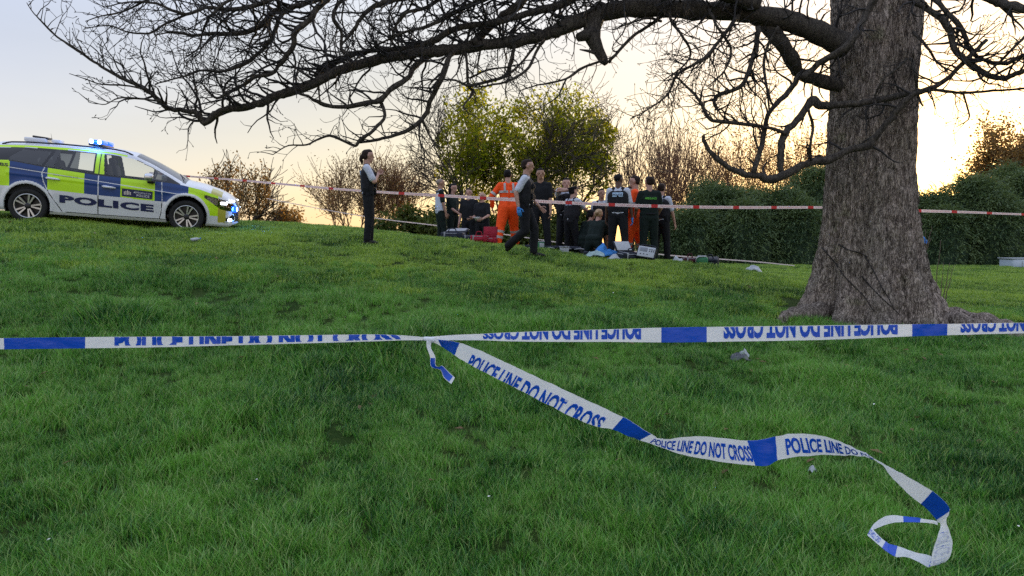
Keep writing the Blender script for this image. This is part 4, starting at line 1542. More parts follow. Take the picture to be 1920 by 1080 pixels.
for sx in (-.40, -.265):
    MB().lathe([(.0005, -.502), (.026, -.500), (.036, -.492), (.036, -.47)], 20, 'Y', (sx, 0, 1.54)).build('lamp', C_LCORE, bar)
# blue lights in the grille and their glow on the nose
for sd in (-1, 1):
    MB().box((2.20, sd * .46, .50), (.10, .12, .13), .03).build('grille_beacon', C_LBLUE, car)
    MB().lathe([(.0005, 0.02), (.03, .018), (.042, 0)], 16, 'X', (2.245, sd * .46, .50)).build('lamp', C_LCORE, car)
    MB().box((2.02, sd * .735, .605), (.13, .05, .05), .015, Matrix.Rotation(sd * -.55, 3, 'Z')).build('headlamp_lens', C_DRL, car)
    MB().box((2.17, sd * .61, .66), (.10, .04, .03), .01, Matrix.Rotation(sd * -.8, 3, 'Z')).build('headlamp_lens', C_DRL, car)
    MB().box((2.13, sd * .63, .295), (.09, .06, .05), .015).build('fog_lamp', C_DRL, car)
    pts = [(2.05, sd * .735, .255), (2.13, sd * .66, .262), (2.22, sd * .54, .30), (2.19, sd * .59, .40), (2.10, sd * .70, .345)]
    C = catmull(pts, 20)
    MB().tube([tuple(c) for c in C], .009, 6).build('chrome_trim', C_CHROME, car)
    # door mirrors and handles
    mb = MB().box((.70, sd * 1.00, .985), (.16, .20, .135), .05, None, 3)
    mb.build('mirror_cap', C_CHROME, car)
    MB().box((.72, sd * .93, .905), (.13, .12, .07), .025).build('mirror_arm', C_BLACK, car)
    for hx_, hz_ in ((-.93, .815), (.0, .745)):
        mb = MB()
        y0 = side_y(hx_, hz_)
        mb.tube([(hx_ - .12, sd * (y0 + .002), hz_ + .008), (hx_ - .09, sd * (y0 + .035), hz_ + .008), (hx_ + .05, sd * (y0 + .038), hz_), (hx_ + .11, sd * (y0 + .002), hz_ - .006)], [.016, .022, .020, .013], 8)
        mb.build('door_handle', C_WHITE, car)
    MB().box((-2.34, sd * .60, .93), (.06, .22, .12), .02).build('tail_lamp', mat('red_lamp', (.4, .01, .01), .2), car)
for (x0, y0, z0, x1, y1, z1) in ((1.27, -.55, 1.0, 1.12, -.02, 1.085), (1.27, .1, 1.0, 1.12, .6, 1.07)):
    MB().tube([(x0, y0, z0), (x1, y1, z1)], .009, 5).build('wiper', C_BLACK, car)


# lettering: printed words follow the curve of the panel
def text_mesh(txt, bold=0.0, space=1.0):
    cu = bpy.data.curves.new('t', 'FONT')
    cu.body = txt
    cu.size = 1
    cu.offset = bold
    cu.space_character = space
    cu.resolution_u = 3
    o = bpy.data.objects.new('t', cu)
    COL.objects.link(o)
    dg = bpy.context.evaluated_depsgraph_get()
    me = bpy.data.meshes.new_from_object(o.evaluated_get(dg))
    bpy.data.objects.remove(o)
    V = np.array([v.co[:] for v in me.vertices])
    Fc = [tuple(p.vertices) for p in me.polygons]
    bpy.data.meshes.remove(me)
    V -= V.min(0)
    V /= V.max(0).clip(1e-6)
    return V, Fc


def side_text(txt, x0, x1, z0, z1, dz, m, name, bold=.02, space=1.0, off=.004, sd=-1):
    V, Fc = text_mesh(txt, bold, space)
    out = []
    for v in V:
        u = v[0] if sd < 0 else 1 - v[0]
        x = x0 + (x1 - x0) * u
        z = z0 + (z1 - z0) * v[1] + dz * u
        out.append((x, sd * (side_y(x, z) + off), z))
    return mesh_obj(name, out, Fc, m, car, False)


for sd in (-1, 1):
    side_text('POLICE', -.83, .77, .405, .545, -.055, C_NAVY, 'lettering', .055, 1.10, sd=sd)
    # force sign on the front door
    v, f = [], []
    for j in range(13):
        for zz in (.605, .745):
            x = .215 + .53 * j / 12
            z = zz - .02 * j / 12
            v.append((x, sd * (side_y(x, z) + .004), z))
    for j in range(12):
        f.append((2 * j, 2 * j + 2, 2 * j + 3, 2 * j + 1))
    mesh_obj('door_sign', v, f, C_NAVY, car, False)
    side_text('METROPOLITAN', .42, .715, .677, .705, -.012, C_WHITE, 'lettering', .01, sd=sd, off=.007)
    side_text('POLICE', .47, .69, .618, .660, -.01, C_WHITE, 'lettering', .015, 1.15, sd=sd, off=.007)
    m_grey = C_CHROME
    for k in range(5):
        xx = .25 + .026 * k
        v = []
        for (dx, dz) in ((0, .635), (.016, .635), (.016, .715 - .012 * abs(k - 2)), (0, .715 - .012 * abs(k - 2))):
            v.append((xx + dx, sd * (side_y(xx + dx, dz) + .007), dz))
        mesh_obj('crest_bar', v, [(0, 1, 2, 3)], C_CHROME, car, False)
    side_text('www.met.police.uk', -.94, -.52, .873, .893, -.018, C_NAVY, 'lettering', .01, sd=sd)
    side_text('HBS', -1.90, -1.66, .975, 1.03, -.01, C_BLACK, 'lettering', .03, 1.05, sd=sd)
    v, f = [], []
    for j in range(61):
        x = -1.66 + 3.0 * j / 60
        for dz in (-.006, .006):
            z = 0.955 - 0.084 * (x + 1.6) + dz
            v.append((x, sd * (side_y(x, z) + .0025), z))
    for j in range(60):
        f.append((2 * j, 2 * j + 2, 2 * j + 3, 2 * j + 1))
    mesh_obj('crease_sky_glint', v, f, C_WHITE, car, False)  # sky reflection on the body crease, drawn as a thin white strip

for (x, y, z, e) in ((-.33, -.65, 1.58, 6), (2.36, -.46, .50, 5)):
    ld = bpy.data.lights.new('beacon_glow', 'POINT')
    ld.energy = e
    ld.color = (0.05, 0.25, 1.0)
    ld.shadow_soft_size = 0.05
    lo = link(bpy.data.objects.new('beacon_glow', ld), car)
    lo.location = (x, y, z)


# ------------------------------------------------------------------ people
def cloth(name, col, var=0.18, rough=0.85):
    nt = NT(name)
    n = noise_tex(nt, 7, 5)
    nt.link(ramp(nt, n, [(0.3, tuple(c * (1 - var) for c in col)), (0.7, tuple(min(1, c * (1 + var)) for c in col))]), nt.b.inputs['Base Color'])
    nt.b.inputs['Roughness'].default_value = rough
    nt.b.inputs['Specular IOR Level'].default_value = 0.25
    bump(nt, noise_tex(nt, 11, 4, stretch=(1, 1, 0.6)), 0.9, 0.03)
    return nt.m


K_WHITE = cloth('white_shirt_cotton', (0.52, 0.56, 0.65), 0.08)
K_BLACK = cloth('black_uniform_cloth', (0.009, 0.010, 0.013))
K_VEST = cloth('black_vest_nylon', (0.011, 0.012, 0.016), 0.2, 0.7)
K_GREEN = cloth('dark_green_uniform', (0.007, 0.015, 0.013))
K_ORANGE = cloth('orange_hi_vis', (0.95, 0.085, 0.008), 0.10, 0.7)
K_SILVER = mat('reflective_silver_tape', (0.42, 0.40, 0.40), 0.5, var=0.12, scale=20)
K_TABARD = cloth('pale_tabard', (0.50, 0.56, 0.66), 0.06)
K_BOOT = mat('black_boot_leather', (0.007, 0.007, 0.007), 0.6, spec=0.25, var=0.2)
K_GLOVE = mat('blue_nitrile_glove', (0.03, 0.22, 0.62), 0.5, var=0.08)
K_PATCH = mat('pale_blue_back_panel', (0.40, 0.58, 0.78), 0.5, var=0.06)
K_GTEXT = mat('green_reflective_print', (0.12, 0.55, 0.05), 0.5, var=0.05)
K_EYE = mat('dark_eye', (0.015, 0.01, 0.008), 0.3)
K_LIP = mat('lip', (0.30, 0.10, 0.08), 0.5)
K_METAL = mat('belt_metal', (0.5, 0.5, 0.52), 0.3, 0.9)
K_PAPER = mat('paper_sheet', (0.75, 0.76, 0.78), 0.8, var=0.04)
SKINS = {'fair': mat('fair_skin', (0.42, 0.24, 0.18), 0.55, var=0.08, scale=14), 'tan': mat('tanned_skin', (0.33, 0.18, 0.12), 0.55, var=0.08, scale=14), 'dark': mat('dark_skin', (0.10, 0.05, 0.033), 0.5, var=0.1, scale=14)}
HAIRS = {'brown': mat('brown_hair', (0.018, 0.009, 0.006), 0.7, spec=0.2, var=0.35, scale=60, bmp=.5, bscale=90), 'black': mat('black_hair', (0.005, 0.004, 0.004), 0.7, spec=0.2, var=0.3, scale=60, bmp=.5, bscale=90),
         'blond': mat('blond_hair', (0.36, 0.24, 0.12), 0.55, var=0.35, scale=60, bmp=.5, bscale=90), 'grey': mat('cropped_grey_hair', (0.22, 0.17, 0.14), 0.7, var=0.2, scale=60)}


def solid(name, caps, voxel, m, parent, smooth=5):
    """fuse overlapping tapered capsules into one continuous skin"""
    mb = MB()
    for c in caps:
        mb.capsule(*c)
    o = mb.build(name, m, None)
    r = o.modifiers.new('r', 'REMESH')
    r.mode = 'VOXEL'
    r.voxel_size = voxel
    if smooth:
        s = o.modifiers.new('s', 'SMOOTH')
        s.factor = 0.5
        s.iterations = smooth
    dg = bpy.context.evaluated_depsgraph_get()
    me = bpy.data.meshes.new_from_object(o.evaluated_get(dg))
    bpy.data.objects.remove(o)
    me.name = name
    me.materials.clear()
    me.materials.append(m)
    me.polygons.foreach_set('use_smooth', [True] * len(me.polygons))
    return link(bpy.data.objects.new(name, me), parent)


def ik(a, b, l1, l2, hint):
    """middle joint of a two-bone limb from a towards b; returns (joint, end)"""
    a, b = Vector(a), Vector(b)
    d = b - a
    L = min(d.length, (l1 + l2) * 0.998)
    d.normalize()
    x = (l1 * l1 - l2 * l2 + L * L) / (2 * L)
    h = math.sqrt(max(l1 * l1 - x * x, 0))
    hv = Vector(hint)
    hv = (hv - d * hv.dot(d))
    hv = hv.normalized() if hv.length > 1e-5 else d.orthogonal().normalized()
    return a + d * x + hv * h, a + d * L


def person(label, px, d, head_py, yaw, outfit, skin='fair', hair='brown', style='short', pelvis=None, lean=0.0, tilt=0.0, head=(0, 0), lh=None, rh=None, lf=(-.10, 0, 0), rf=(.10, 0, 0), le=(-.4, -1, -.2), re=(.4, -1, -.2), gloves='', cap=False, height=None, group=None, hx=0.0, curl=0.5, twist=0.0, stoop=0.0):
    b = at(px, 500, d)
    b.z = gz(b.x, b.y)
    H = at(px, head_py, d).z - b.z
    Hs = height or H
    print('PERSON %-60s H=%.2f' % (label[:60], H))
    root = empty('person', b, rad(yaw), label, 'person', group)
    s = Hs
    pz = (pelvis if pelvis is not None else 0.541) * s
    R = Matrix.Rotation(tilt, 3, 'Y') @ Matrix.Rotation(-lean, 3, 'X')
    T = R @ Matrix.Rotation(twist, 3, 'Z')
    P = Vector((hx, 0, pz))

    def up(x, y, z):
        return P + T @ Vector((x * s, y * s, z * s))

    hipL, hipR = P + R @ Vector((-.052 * s, 0, -.01 * s)), P + R @ Vector((.052 * s, 0, -.01 * s))
    shL, shR = up(-.101, -.004, .272), up(.101, -.004, .272)
    neck = up(0, -.004, .298)
    hd = T @ Matrix.Rotation(rad(head[0]), 3, 'Z') @ Matrix.Rotation(rad(-head[1]), 3, 'X')
    hc = neck + T @ Vector((0, .012 * s, .042 * s)) + hd @ Vector((0, .012, .060 * s))
    k = s / 1.75 * 1.07

    def hp(x, y, z):
        return hc + hd @ Vector((x * k, y * k, z * k))

    def foot(f, sd, hip):
        f = Vector(f)
        ank = Vector((f.x * s, f.y * s, f.z * s + .048 * s))
        kn, an = ik(hip, ank, .242 * s, .242 * s, (sd * .12, 1, 0.05))
        return kn, an

    knL, anL = foot(lf[:3], -1, hipL)
    knR, anR = foot(rf[:3], 1, hipR)

    def hand(hh, sd, sh, hint):
        t = (Vector((hh[0] * s, hh[1] * s, hh[2] * s))) if hh is not None else sh + R @ Vector((sd * .045 * s, .03 * s, -.315 * s))
        return ik(sh, t, .172 * s, .152 * s, hint)

    elL, wrL = hand(lh, -1, shL, le)
    elR, wrR = hand(rh, 1, shR, re)
    q = s / 1.75 * 1.06

    # ---- body: one continuous surface
    body = [(hp(0, -.022, .032), .079 * q, hp(0, .022, .034), .076 * q), (hp(0, .012, -.008), .068 * q, hp(0, .038, -.058), .046 * q), (hp(0, .020, -.04), .055 * q, hp(0, .055, -.083), .024 * q),
            (hp(0, .088, .012), .012 * q, hp(0, .106, -.022), .015 * q), (hp(-.028, .072, .032), .018 * q, hp(.028, .072, .032), .018 * q), (hp(-.022, .072, -.055), .014 * q, hp(.022, .072, -.055), .014 * q),
            (hp(-.079, -.004, .012), .016 * q, hp(-.076, .002, -.022), .012 * q), (hp(.079, -.004, .012), .016 * q, hp(.076, .002, -.022), .012 * q),
            (neck - T @ Vector((0, 0, .03 * s)), .066 * q, hp(0, -.015, -.05), .060 * q),
            (P, .080 * q, up(0, 0, .22), .080 * q), (up(-.05, 0, .22), .07 * q, up(.05, 0, .22), .07 * q), (shL, .040 * q, shR, .040 * q), (hipL, .07 * q, hipR, .07 * q)]
    for (sh, el, wr) in ((shL, elL, wrL), (shR, elR, wrR)):
        body += [(sh, .052 * q, el, .040 * q), (el, .041 * q, wr, .027 * q)]
    for (hip, kn, an) in ((hipL, knL, anL), (hipR, knR, anR)):
        body += [(hip, .082 * q, kn, .052 * q), (kn, .052 * q, an, .036 * q)]
    bo = solid('body', body, 0.0155, SKINS[skin], root, 3)

    # ---- hands with five fingers
    for (sd, el, wr, nm) in ((-1, elL, wrL, 'l'), (1, elR, wrR, 'r')):
        f = (wr - el).normalized()
        sdv = Vector((0, 1, 0)) - f * f.y
        sdv = sdv.normalized() if sdv.length > .2 else f.orthogonal().normalized()
        pn = f.cross(sdv) * sd                       # back of the hand points outward
        mb = MB()
        gl = nm in gloves
        e = .002 if gl else 0
        pc = wr + f * .045 * q
        mb.capsule(wr - f * .01, .024 * q + e, wr + f * .02 * q, .026 * q + e, 8, 2)
        for o_ in (-.024, -.008, .008, .024):
            mb.capsule(wr + f * .015 * q + sdv * o_ * .7 * q, .014 * q + e, wr + f * .085 * q + sdv * o_ * q, .0125 * q + e, 6, 2)
        for j, (o_, ln) in enumerate(((.026, .070), (.009, .080), (-.009, .074), (-.025, .056))):
            a = wr + f * .088 * q + sdv * o_ * q
            d1 = (f * math.cos(curl) - pn * math.sin(curl)).normalized()
            b1 = a + d1 * ln * .5 * q
            d2 = (f * math.cos(curl * 2.2) - pn * math.sin(curl * 2.2)).normalized()
            mb.capsule(a, .0092 * q + e, b1, .0085 * q + e, 6, 2)
            mb.capsule(b1, .0085 * q + e, b1 + d2 * ln * .5 * q, .0072 * q + e, 6, 2)
        a = wr + f * .022 * q + sdv * .026 * q
        b1 = a + (f * .6 + sdv * .8 - pn * .25).normalized() * .042 * q
        mb.capsule(a, .0125 * q + e, b1, .0105 * q + e, 6, 2)
        mb.capsule(b1, .0105 * q + e, b1 + (f * .9 + sdv * .15 - pn * .3).normalized() * .034 * q, .008 * q + e, 6, 2)
        h_ = mb.build('hand', K_GLOVE if gl else SKINS[skin], root)
        if gl:
            h_['label'] = 'hand in a blue disposable glove'
    # ---- face
    for sx in (-1, 1):
        MB().capsule(hp(sx * .031 - .005, .083, .012), .006 * q, hp(sx * .031 + .005, .083, .012), .006 * q, 7, 2).build('eye', K_EYE, bo)
    MB().capsule(hp(-.018, .083, -.050), .006 * q, hp(.018, .083, -.050), .006 * q, 6, 2).build('mouth', K_LIP, bo)
    # ---- hair
    hm = HAIRS[hair]
    hcaps = [(hp(0, -.030, .046), .0815 * q, hp(0, .020, .066), .066 * q), (hp(-.030, -.050, .0), .050 * q, hp(.030, -.050, .0), .050 * q), (hp(-.070, -.012, .030), .016 * q, hp(-.072, -.006, .0), .010 * q), (hp(.070, -.012, .030), .016 * q, hp(.072, -.006, .0), .010 * q)]
    if style == 'bald':
        hcaps = [(hp(0, -.032, .036), .077 * q, hp(0, -.005, .046), .077 * q)]
    if style in ('tail', 'bun', 'long'):
        hcaps += [(hp(-.062, -.01, .02), .026 * q, hp(-.05, -.05, -.03), .030 * q), (hp(.062, -.01, .02), .026 * q, hp(.05, -.05, -.03), .030 * q)]
    if style == 'tail':
        hcaps += [(hp(0, -.115, .012), .026 * q, hp(0, -.125, -.05), .034 * q), (hp(0, -.125, -.05), .034 * q, hp(0, -.105, -.12), .018 * q)]
    if style == 'bun':
        hcaps += [(hp(0, -.11, .035), .042 * q, hp(0, -.12, .03), .042 * q)]
    if style == 'long':
        hcaps += [(hp(-.04, -.06, -.02), .055 * q, hp(-.03, -.07, -.16), .040 * q), (hp(.04, -.06, -.02), .055 * q, hp(.03, -.07, -.16), .040 * q), (hp(0, -.08, -.02), .05 * q, hp(0, -.08, -.18), .035 * q)]
    solid('hair', hcaps, 0.011, hm, root, 3)
    if cap:
        mb = MB()
        ring = []
        prof_ = [(.098, .055), (.100, .075), (.125, .098), (.118, .108), (.0008, .112)]
        n_ = 20
        v, f = [], []
        for (r_, z_) in prof_:
            for j in range(n_):
                a = 2 * math.pi * j / n_
                v.append(tuple(hp(r_ * .9 * math.cos(a), r_ * math.sin(a) - .005, z_)))
        for i in range(len(prof_) - 1):
            for j in range(n_):
                j2 = (j + 1) % n_
                f.append((i * n_ + j, i * n_ + j2, (i + 1) * n_ + j2, (i + 1) * n_ + j))
        o_ = len(v)
        for j in range(9):
            a = math.pi * (.12 + .76 * j / 8)
            v.append(tuple(hp(.088 * math.cos(a), .098 * math.sin(a) - .005, .058)))
            v.append(tuple(hp(.098 * math.cos(a), .150 * math.sin(a) - .005, .040)))
        for j in range(8):
            f.append((o_ + 2 * j, o_ + 2 * j + 1, o_ + 2 * j + 3, o_ + 2 * j + 2))
        mesh_obj('cap', v, f, K_BLACK, root)

    # ---- clothes
    shirtm = {'police': K_WHITE, 'green': K_GREEN, 'orange': K_ORANGE, 'tabard': K_GREEN, 'black': K_BLACK}[outfit]
    trom = {'police': K_BLACK, 'green': K_GREEN, 'orange': K_ORANGE, 'tabard': K_GREEN, 'black': K_BLACK}[outfit]
    longs = outfit in ('orange',)
    loose = 1.28 if outfit == 'orange' else 1.0
    tor = [(up(-.045, 0, .02), .105 * q, up(-.055, 0, .22), .098 * q), (up(.045, 0, .02), .105 * q, up(.055, 0, .22), .098 * q), (up(0, 0, .02), .112 * q, up(0, 0, .20), .116 * q), (shL, .060 * q, up(0, -.004, .262), .08 * q), (shR, .060 * q, up(0, -.004, .262), .08 * q), (shL + Vector((0, 0, .01)), .045 * q, neck, .05 * q), (shR + Vector((0, 0, .01)), .045 * q, neck, .05 * q), (neck - T @ Vector((0, 0, .03 * s)), .067 * q, neck + T @ Vector((0, .004 * s, .004 * s)), .062 * q)]
    slv = []
    for (sh, el, wr) in ((shL, elL, wrL), (shR, elR, wrR)):
        if longs:
            slv += [(sh, .072 * q, el, .060 * q), (el, .060 * q, el.lerp(wr, .93), .046 * q)]
        else:
            slv += [(sh, .067 * q, sh.lerp(el, .78), .061 * q)]
    solid('jacket' if longs else 'shirt', tor + slv, 0.017, shirtm, root, 4)
    tr_ = [(hipL + Vector((0, 0, .05 * s)), .105 * q, hipR + Vector((0, 0, .05 * s)), .105 * q), (hipL, .108 * q, hipR, .108 * q)]
    for (hip, kn, an) in ((hipL, knL, anL), (hipR, knR, anR)):
        lowp = kn.lerp(an, .95)
        tr_ += [(hip, .106 * q * loose, kn, .078 * q * loose), (kn, .076 * q * loose, lowp, .066 * q * loose)]
    solid('trousers', tr_, 0.018, trom, root, 4)
    for (kn, an, ff, sd) in ((knL, anL, lf, -1), (knR, anR, rf, 1)):
        pitch = ff[3] if len(ff) > 3 else 0.0
        M_ = Matrix.Rotation(-pitch, 3, 'X')
        if len(ff) > 4:
            M_ = Matrix.Rotation(ff[4], 3, 'Z') @ M_
        heel, toe, ball = an + M_ @ Vector((0, -.035, -.042)) * q, an + M_ @ Vector((sd * .012, .175, -.050)) * q, an + M_ @ Vector((sd * .008, .09, -.040)) * q
        solid('boot', [(an + (kn - an).normalized() * .06, .052 * q, an, .048 * q), (heel, .040 * q, ball, .044 * q), (ball, .044 * q, toe, .032 * q)], 0.014, K_BOOT, root, 2)
    bz = .035
    if outfit == 'police':
        solid('stab_vest', [(up(-.052, .0, .060), .120 * q, up(-.060, .0, .215), .118 * q), (up(.052, .0, .060), .120 * q, up(.060, .0, .215), .118 * q), (up(0, .004, .07), .134 * q, up(0, .004, .21), .138 * q), (up(-.054, 0, .22), .088 * q, up(-.052, -.006, .285), .062 * q), (up(.054, 0, .22), .088 * q, up(.052, -.006, .285), .062 * q)], 0.015, K_VEST, root, 3)
        mb = MB()
        for (x, z, w_, h_) in ((-.055, .10, .075, .10), (.055, .10, .075, .10), (-.05, .205, .05, .075), (.052, .20, .06, .08)):
            c = up(x, .082, z)
            mb.box(c, (w_ * q, .035 * q, h_ * q), .008, T)
        mb.build('vest_pouches', K_VEST, root)
        c = up(.0, -.073, .225)
        mb = MB().box(c, (.20 * q, .012, .085 * q), .004, T)
        p_ = mb.build('back_panel', K_PATCH, root)
        p_['label'] = 'pale blue panel across the back of the vest'
        V, Fc = text_mesh('POLICE', .02)
        mesh_obj('lettering', [tuple(up(0, -.0775, .225) + T @ Vector(((-.09 + .18 * v[0]) * q, -.003, (-.02 + .04 * v[1]) * q))) for v in V], Fc, C_NAVY, root, False)
    if outfit in ('police', 'green', 'black', 'tabard'):
        mb = MB()
        n_ = 24
        pts = [up(.092 * math.cos(a), .064 * math.sin(a), bz) for a in np.linspace(0, 2 * math.pi, n_)]
        mb.tube(pts, .020 * q, 6)
        if outfit == 'police':
            for a in (-2.6, -.5, .4, 2.7, 1.2):
                mb.box(up(.108 * math.cos(a), .078 * math.sin(a), bz - .012), (.05 * q, .05 * q, .11 * q), .01, T)
        mb.build('belt', K_BLACK, root)
        if outfit == 'police':
            MB().tube([up(.03 + .020 * math.cos(a), .085, bz + .01 + .020 * math.sin(a)) for a in np.linspace(0, 6.3, 14)], .005, 5).build('handcuffs', K_METAL, root)
    if outfit == 'orange':
        for (z_, rx, ry) in ((.10, .122, .098), (.185, .130, .102)):
            pts = [up(rx * .80 * math.cos(a) , ry * .66 * math.sin(a), z_) for a in np.linspace(0, 2 * math.pi, 26)]
            v, f = [], []
            for j, a in enumerate(np.linspace(0, 2 * math.pi, 30)):
                for dz in (-.014, .014):
                    # follows the jacket outline: a rounded rectangle in plan
                    ca, sa = math.cos(a), math.sin(a)
                    v.append(tuple(up(math.copysign(abs(ca) ** .7, ca) * rx * .96, math.copysign(abs(sa) ** .8, sa) * ry * .66, z_ + dz)))
            for j in range(29):
                f.append((2 * j, 2 * j + 2, 2 * j + 3, 2 * j + 1))
            mesh_obj('reflective_band', v, f, K_SILVER, root)
        for sx in (-.055, .055):
            mb = MB()
            for sy, yy in ((1, .071), (-1, -.071)):
                c0, c1 = up(sx, yy * 1.02, .185), up(sx, yy * .80, .325 - .03)
                mb.box((c0 + c1) / 2, (.045 * q, .012, (c1 - c0).length), .003, T @ Matrix.Rotation(.13 * sy, 3, 'X'))
            mb.build('reflective_brace', K_SILVER, root)
        for (sh, el, wr) in ((shL, elL, wrL), (shR, elR, wrR)):
            MB().tube([sh.lerp(el, .70), sh.lerp(el, .88)], .0685 * q, 14, False).build('reflective_band', K_SILVER, root)
        for (kn, an) in ((knL, anL), (knR, anR)):
            for t_ in (.25, .55):
                MB().tube([kn.lerp(an, t_), kn.lerp(an, t_ + .13)], [.101 * q, .091 * q], 16, False).build('reflective_band', K_SILVER, root)
    if outfit == 'tabard':
        solid('tabard', [(up(-.048, 0, -.01), .112 * q, up(-.058, 0, .22), .104 * q), (up(.048, 0, -.01), .112 * q, up(.058, 0, .22), .104 * q), (up(0, 0, .0), .122 * q, up(0, 0, .20), .124 * q), (up(-.05, 0, .22), .08 * q, up(-.056, -.004, .284), .062 * q), (up(.05, 0, .22), .08 * q, up(.056, -.004, .284), .062 * q)], 0.015, K_TABARD, root, 3)
        MB().tube([up(.116 * math.cos(a), .074 * math.sin(a), .0) for a in np.linspace(0, 2 * math.pi, 26)], .010 * q, 5).build('tabard_hem', K_SILVER, root)
    return root, up, T, q


# ---- the people the photograph shows, from the car towards the tree
G = 'emergency workers round the casualty'
person('policewoman with a dark ponytail standing alone with a hand on her vest', 692, 13.2, 283, -78, 'police', hair='brown', style='tail', rh=(.02, .105, .745), re=(1, -.5, -.5), lh=(-.07, .115, .74), le=(-1, -.4, -.5), lf=(-.07, .01, 0), rf=(.07, -.02, 0), lean=-.03, head=(4, 0))
person('man in a pale tabard over dark green clothes, seen from the side', 826, 18.6, 337, -72, 'tabard', skin='tan', hair='grey', style='bald', lf=(-.06, .0, 0), rf=(.06, .05, 0), rh=(.13, .06, .49), lh=(-.12, .05, .49), head=(0, -6), group=G)
person('dark haired woman in dark uniform beside the man in the tabard', 849, 19.0, 346, -120, 'green', hair='black', style='long', rh=(.02, .14, .56), lh=(-.04, .14, .57), group=G)
person('dark haired man in black short sleeves behind the red bags', 880, 18.4, 355, 160, 'black', hair='black', rh=(.14, .05, .50), lh=(-.10, .12, .58), head=(10, -8), group=G)
p_, up_, T_, q_ = person('fair haired woman reading a sheet of paper behind the red bags', 905, 18.0, 362, 150, 'black', hair='blond', style='bun', rh=(.06, .19, .62), lh=(-.12, .20, .60), head=(0, -28), lean=.06, group=G)
MB().box(up_(-.02, .16, .075), (.21, .004, .15), 0, T_ @ Matrix.Rotation(-.9, 3, 'X')).build('clipboard_sheet', K_PAPER, p_)
person('paramedic in orange suit with his back turned, legs apart', 953, 16.1, 318, 12, 'orange', hair='black', rh=(.17, .10, .52), lh=(-.19, .09, .53), le=(-.9, -.4, 0), lf=(-.15, -.05, 0, 0, .6), rf=(.13, .14, 0, 0, -.5), lean=.06, pelvis=.53, head=(-22, -4), group=G)
person('policeman striding across in short sleeves with a blue gloved hand', 984, 13.3, 298, -98, 'police', hair='brown', rh=(.16, -.045, .50), re=(.3, -1, .1), lh=(-.13, .14, .52), le=(-.3, -1, 0), lf=(-.045, .085, 0), rf=(.045, -.175, .07, -.75), lean=.05, head=(4, -6), pelvis=.522, gloves='r')
person('bearded man in dark jacket half hidden behind the striding policeman', 1013, 15.7, 318, 172, 'black', skin='tan', hair='black', rh=(.14, .05, .50), lh=(-.13, .06, .49), head=(12, -3), group=G)
person('policeman holding his forearm across his face', 1061, 16.8, 336, 176, 'police', hair='black', rh=(-.06, .15, .86), re=(1, .3, .1), lh=(.06, .17, .84), le=(-1, .4, .3), head=(6, -4), group=G)
person('officer in flat cap reaching out a gloved hand over the kneelers', 1070, 16.3, 351, -52, 'police', hair='black', cap=True, rh=(.10, .30, .62), re=(.6, -.3, -.8), lh=(-.05, .24, .74), gloves='rl', lean=.12, head=(-10, -18), lf=(-.08, -.02, 0), rf=(.09, .05, 0), group=G)
person('officer facing the camera between the capped officer and the bald one', 1127, 16.9, 356, 175, 'police', skin='tan', hair='black', rh=(.13, .05, .50), lh=(-.12, .09, .55), head=(18, -10), group=G)
person('kneeling medic with blond hair and dark green shirt, back to the camera', 1113, 15.4, 404, -28, 'green', hair='blond', style='bun', pelvis=.250, lean=.50, lf=(-.09, -.22, .01, -1.3), rf=(.09, -.22, .01, -1.3), rh=(.085, .27, .06), lh=(-.03, .29, .06), re=(.8, -.4, .2), head=(-5, -24), height=1.66, group=G)
person('kneeling dark haired medic half hidden by the blond one', 1092, 16.2, 404, -55, 'green', hair='black', style='tail', pelvis=.250, lean=.42, lf=(-.09, -.22, .01, -1.3), rf=(.09, -.22, .01, -1.3), rh=(.10, .30, .08), lh=(-.03, .30, .08), head=(0, -20), height=1.66, group=G)
person('burly shaven headed policeman seen from behind with blue glove', 1158, 14.9, 328, -14, 'police', skin='dark', hair='black', style='bald', rh=(.165, .045, .47), re=(.9, -.6, 0), lh=(-.15, .07, .49), gloves='r', lf=(-.085, .02, 0, 0, .3), rf=(.10, -.02, 0, 0, -.3), head=(-32, -2), height=None, group=G)
person('dark haired officer hidden behind the burly policeman', 1177, 16.4, 352, -120, 'black', hair='black', style='long', group=G)
person('paramedic in orange jacket and trousers facing into the group', 1190, 15.5, 332, 72, 'orange', hair='brown', skin='fair', rh=(.11, .10, .53), lh=(-.12, .10, .52), lf=(-.07, .10, 0), rf=(.08, -.12, 0), head=(4, -4), group=G)
p_, up_, T_, q_ = person('ambulance worker in dark green with green letters on his back', 1216, 15.0, 333, 4, 'green', hair='brown', rh=(.13, .14, .56), lh=(-.13, .14, .57), lf=(-.07, 0, 0, 0, .2), rf=(.08, .02, 0, 0, -.2), head=(22, -2), group=G)
V, Fc = text_mesh('AMBULANCE', .015)
mesh_obj('lettering', [tuple(up_(0, -.066, .215) + T_ @ Vector(((-.115 + .23 * v[0]) * q_, -.004, (-.022 + .044 * v[1]) * q_))) for v in V], Fc, K_GTEXT, p_, False)
person('officer behind the ambulance worker with white sleeve and dark vest showing', 1238, 15.5, 346, -38, 'police', hair='brown', rh=(.15, .09, .50), re=(.9, -.6, 0), lh=(-.12, .09, .52), lf=(-.07, -.02, 0), rf=(.08, .04, 0), group=G)
person('worker hidden by the trunk, only a blue gloved hand showing', 1700, 15.6, 322, 80, 'police', hair='black', rh=(.09, -.21, .54), re=(.2, -1, 0), lh=(-.1, .1, .5), gloves='lr', lf=(-.06, .05, 0), rf=(.06, -.16, .10, -.7), height=1.78)


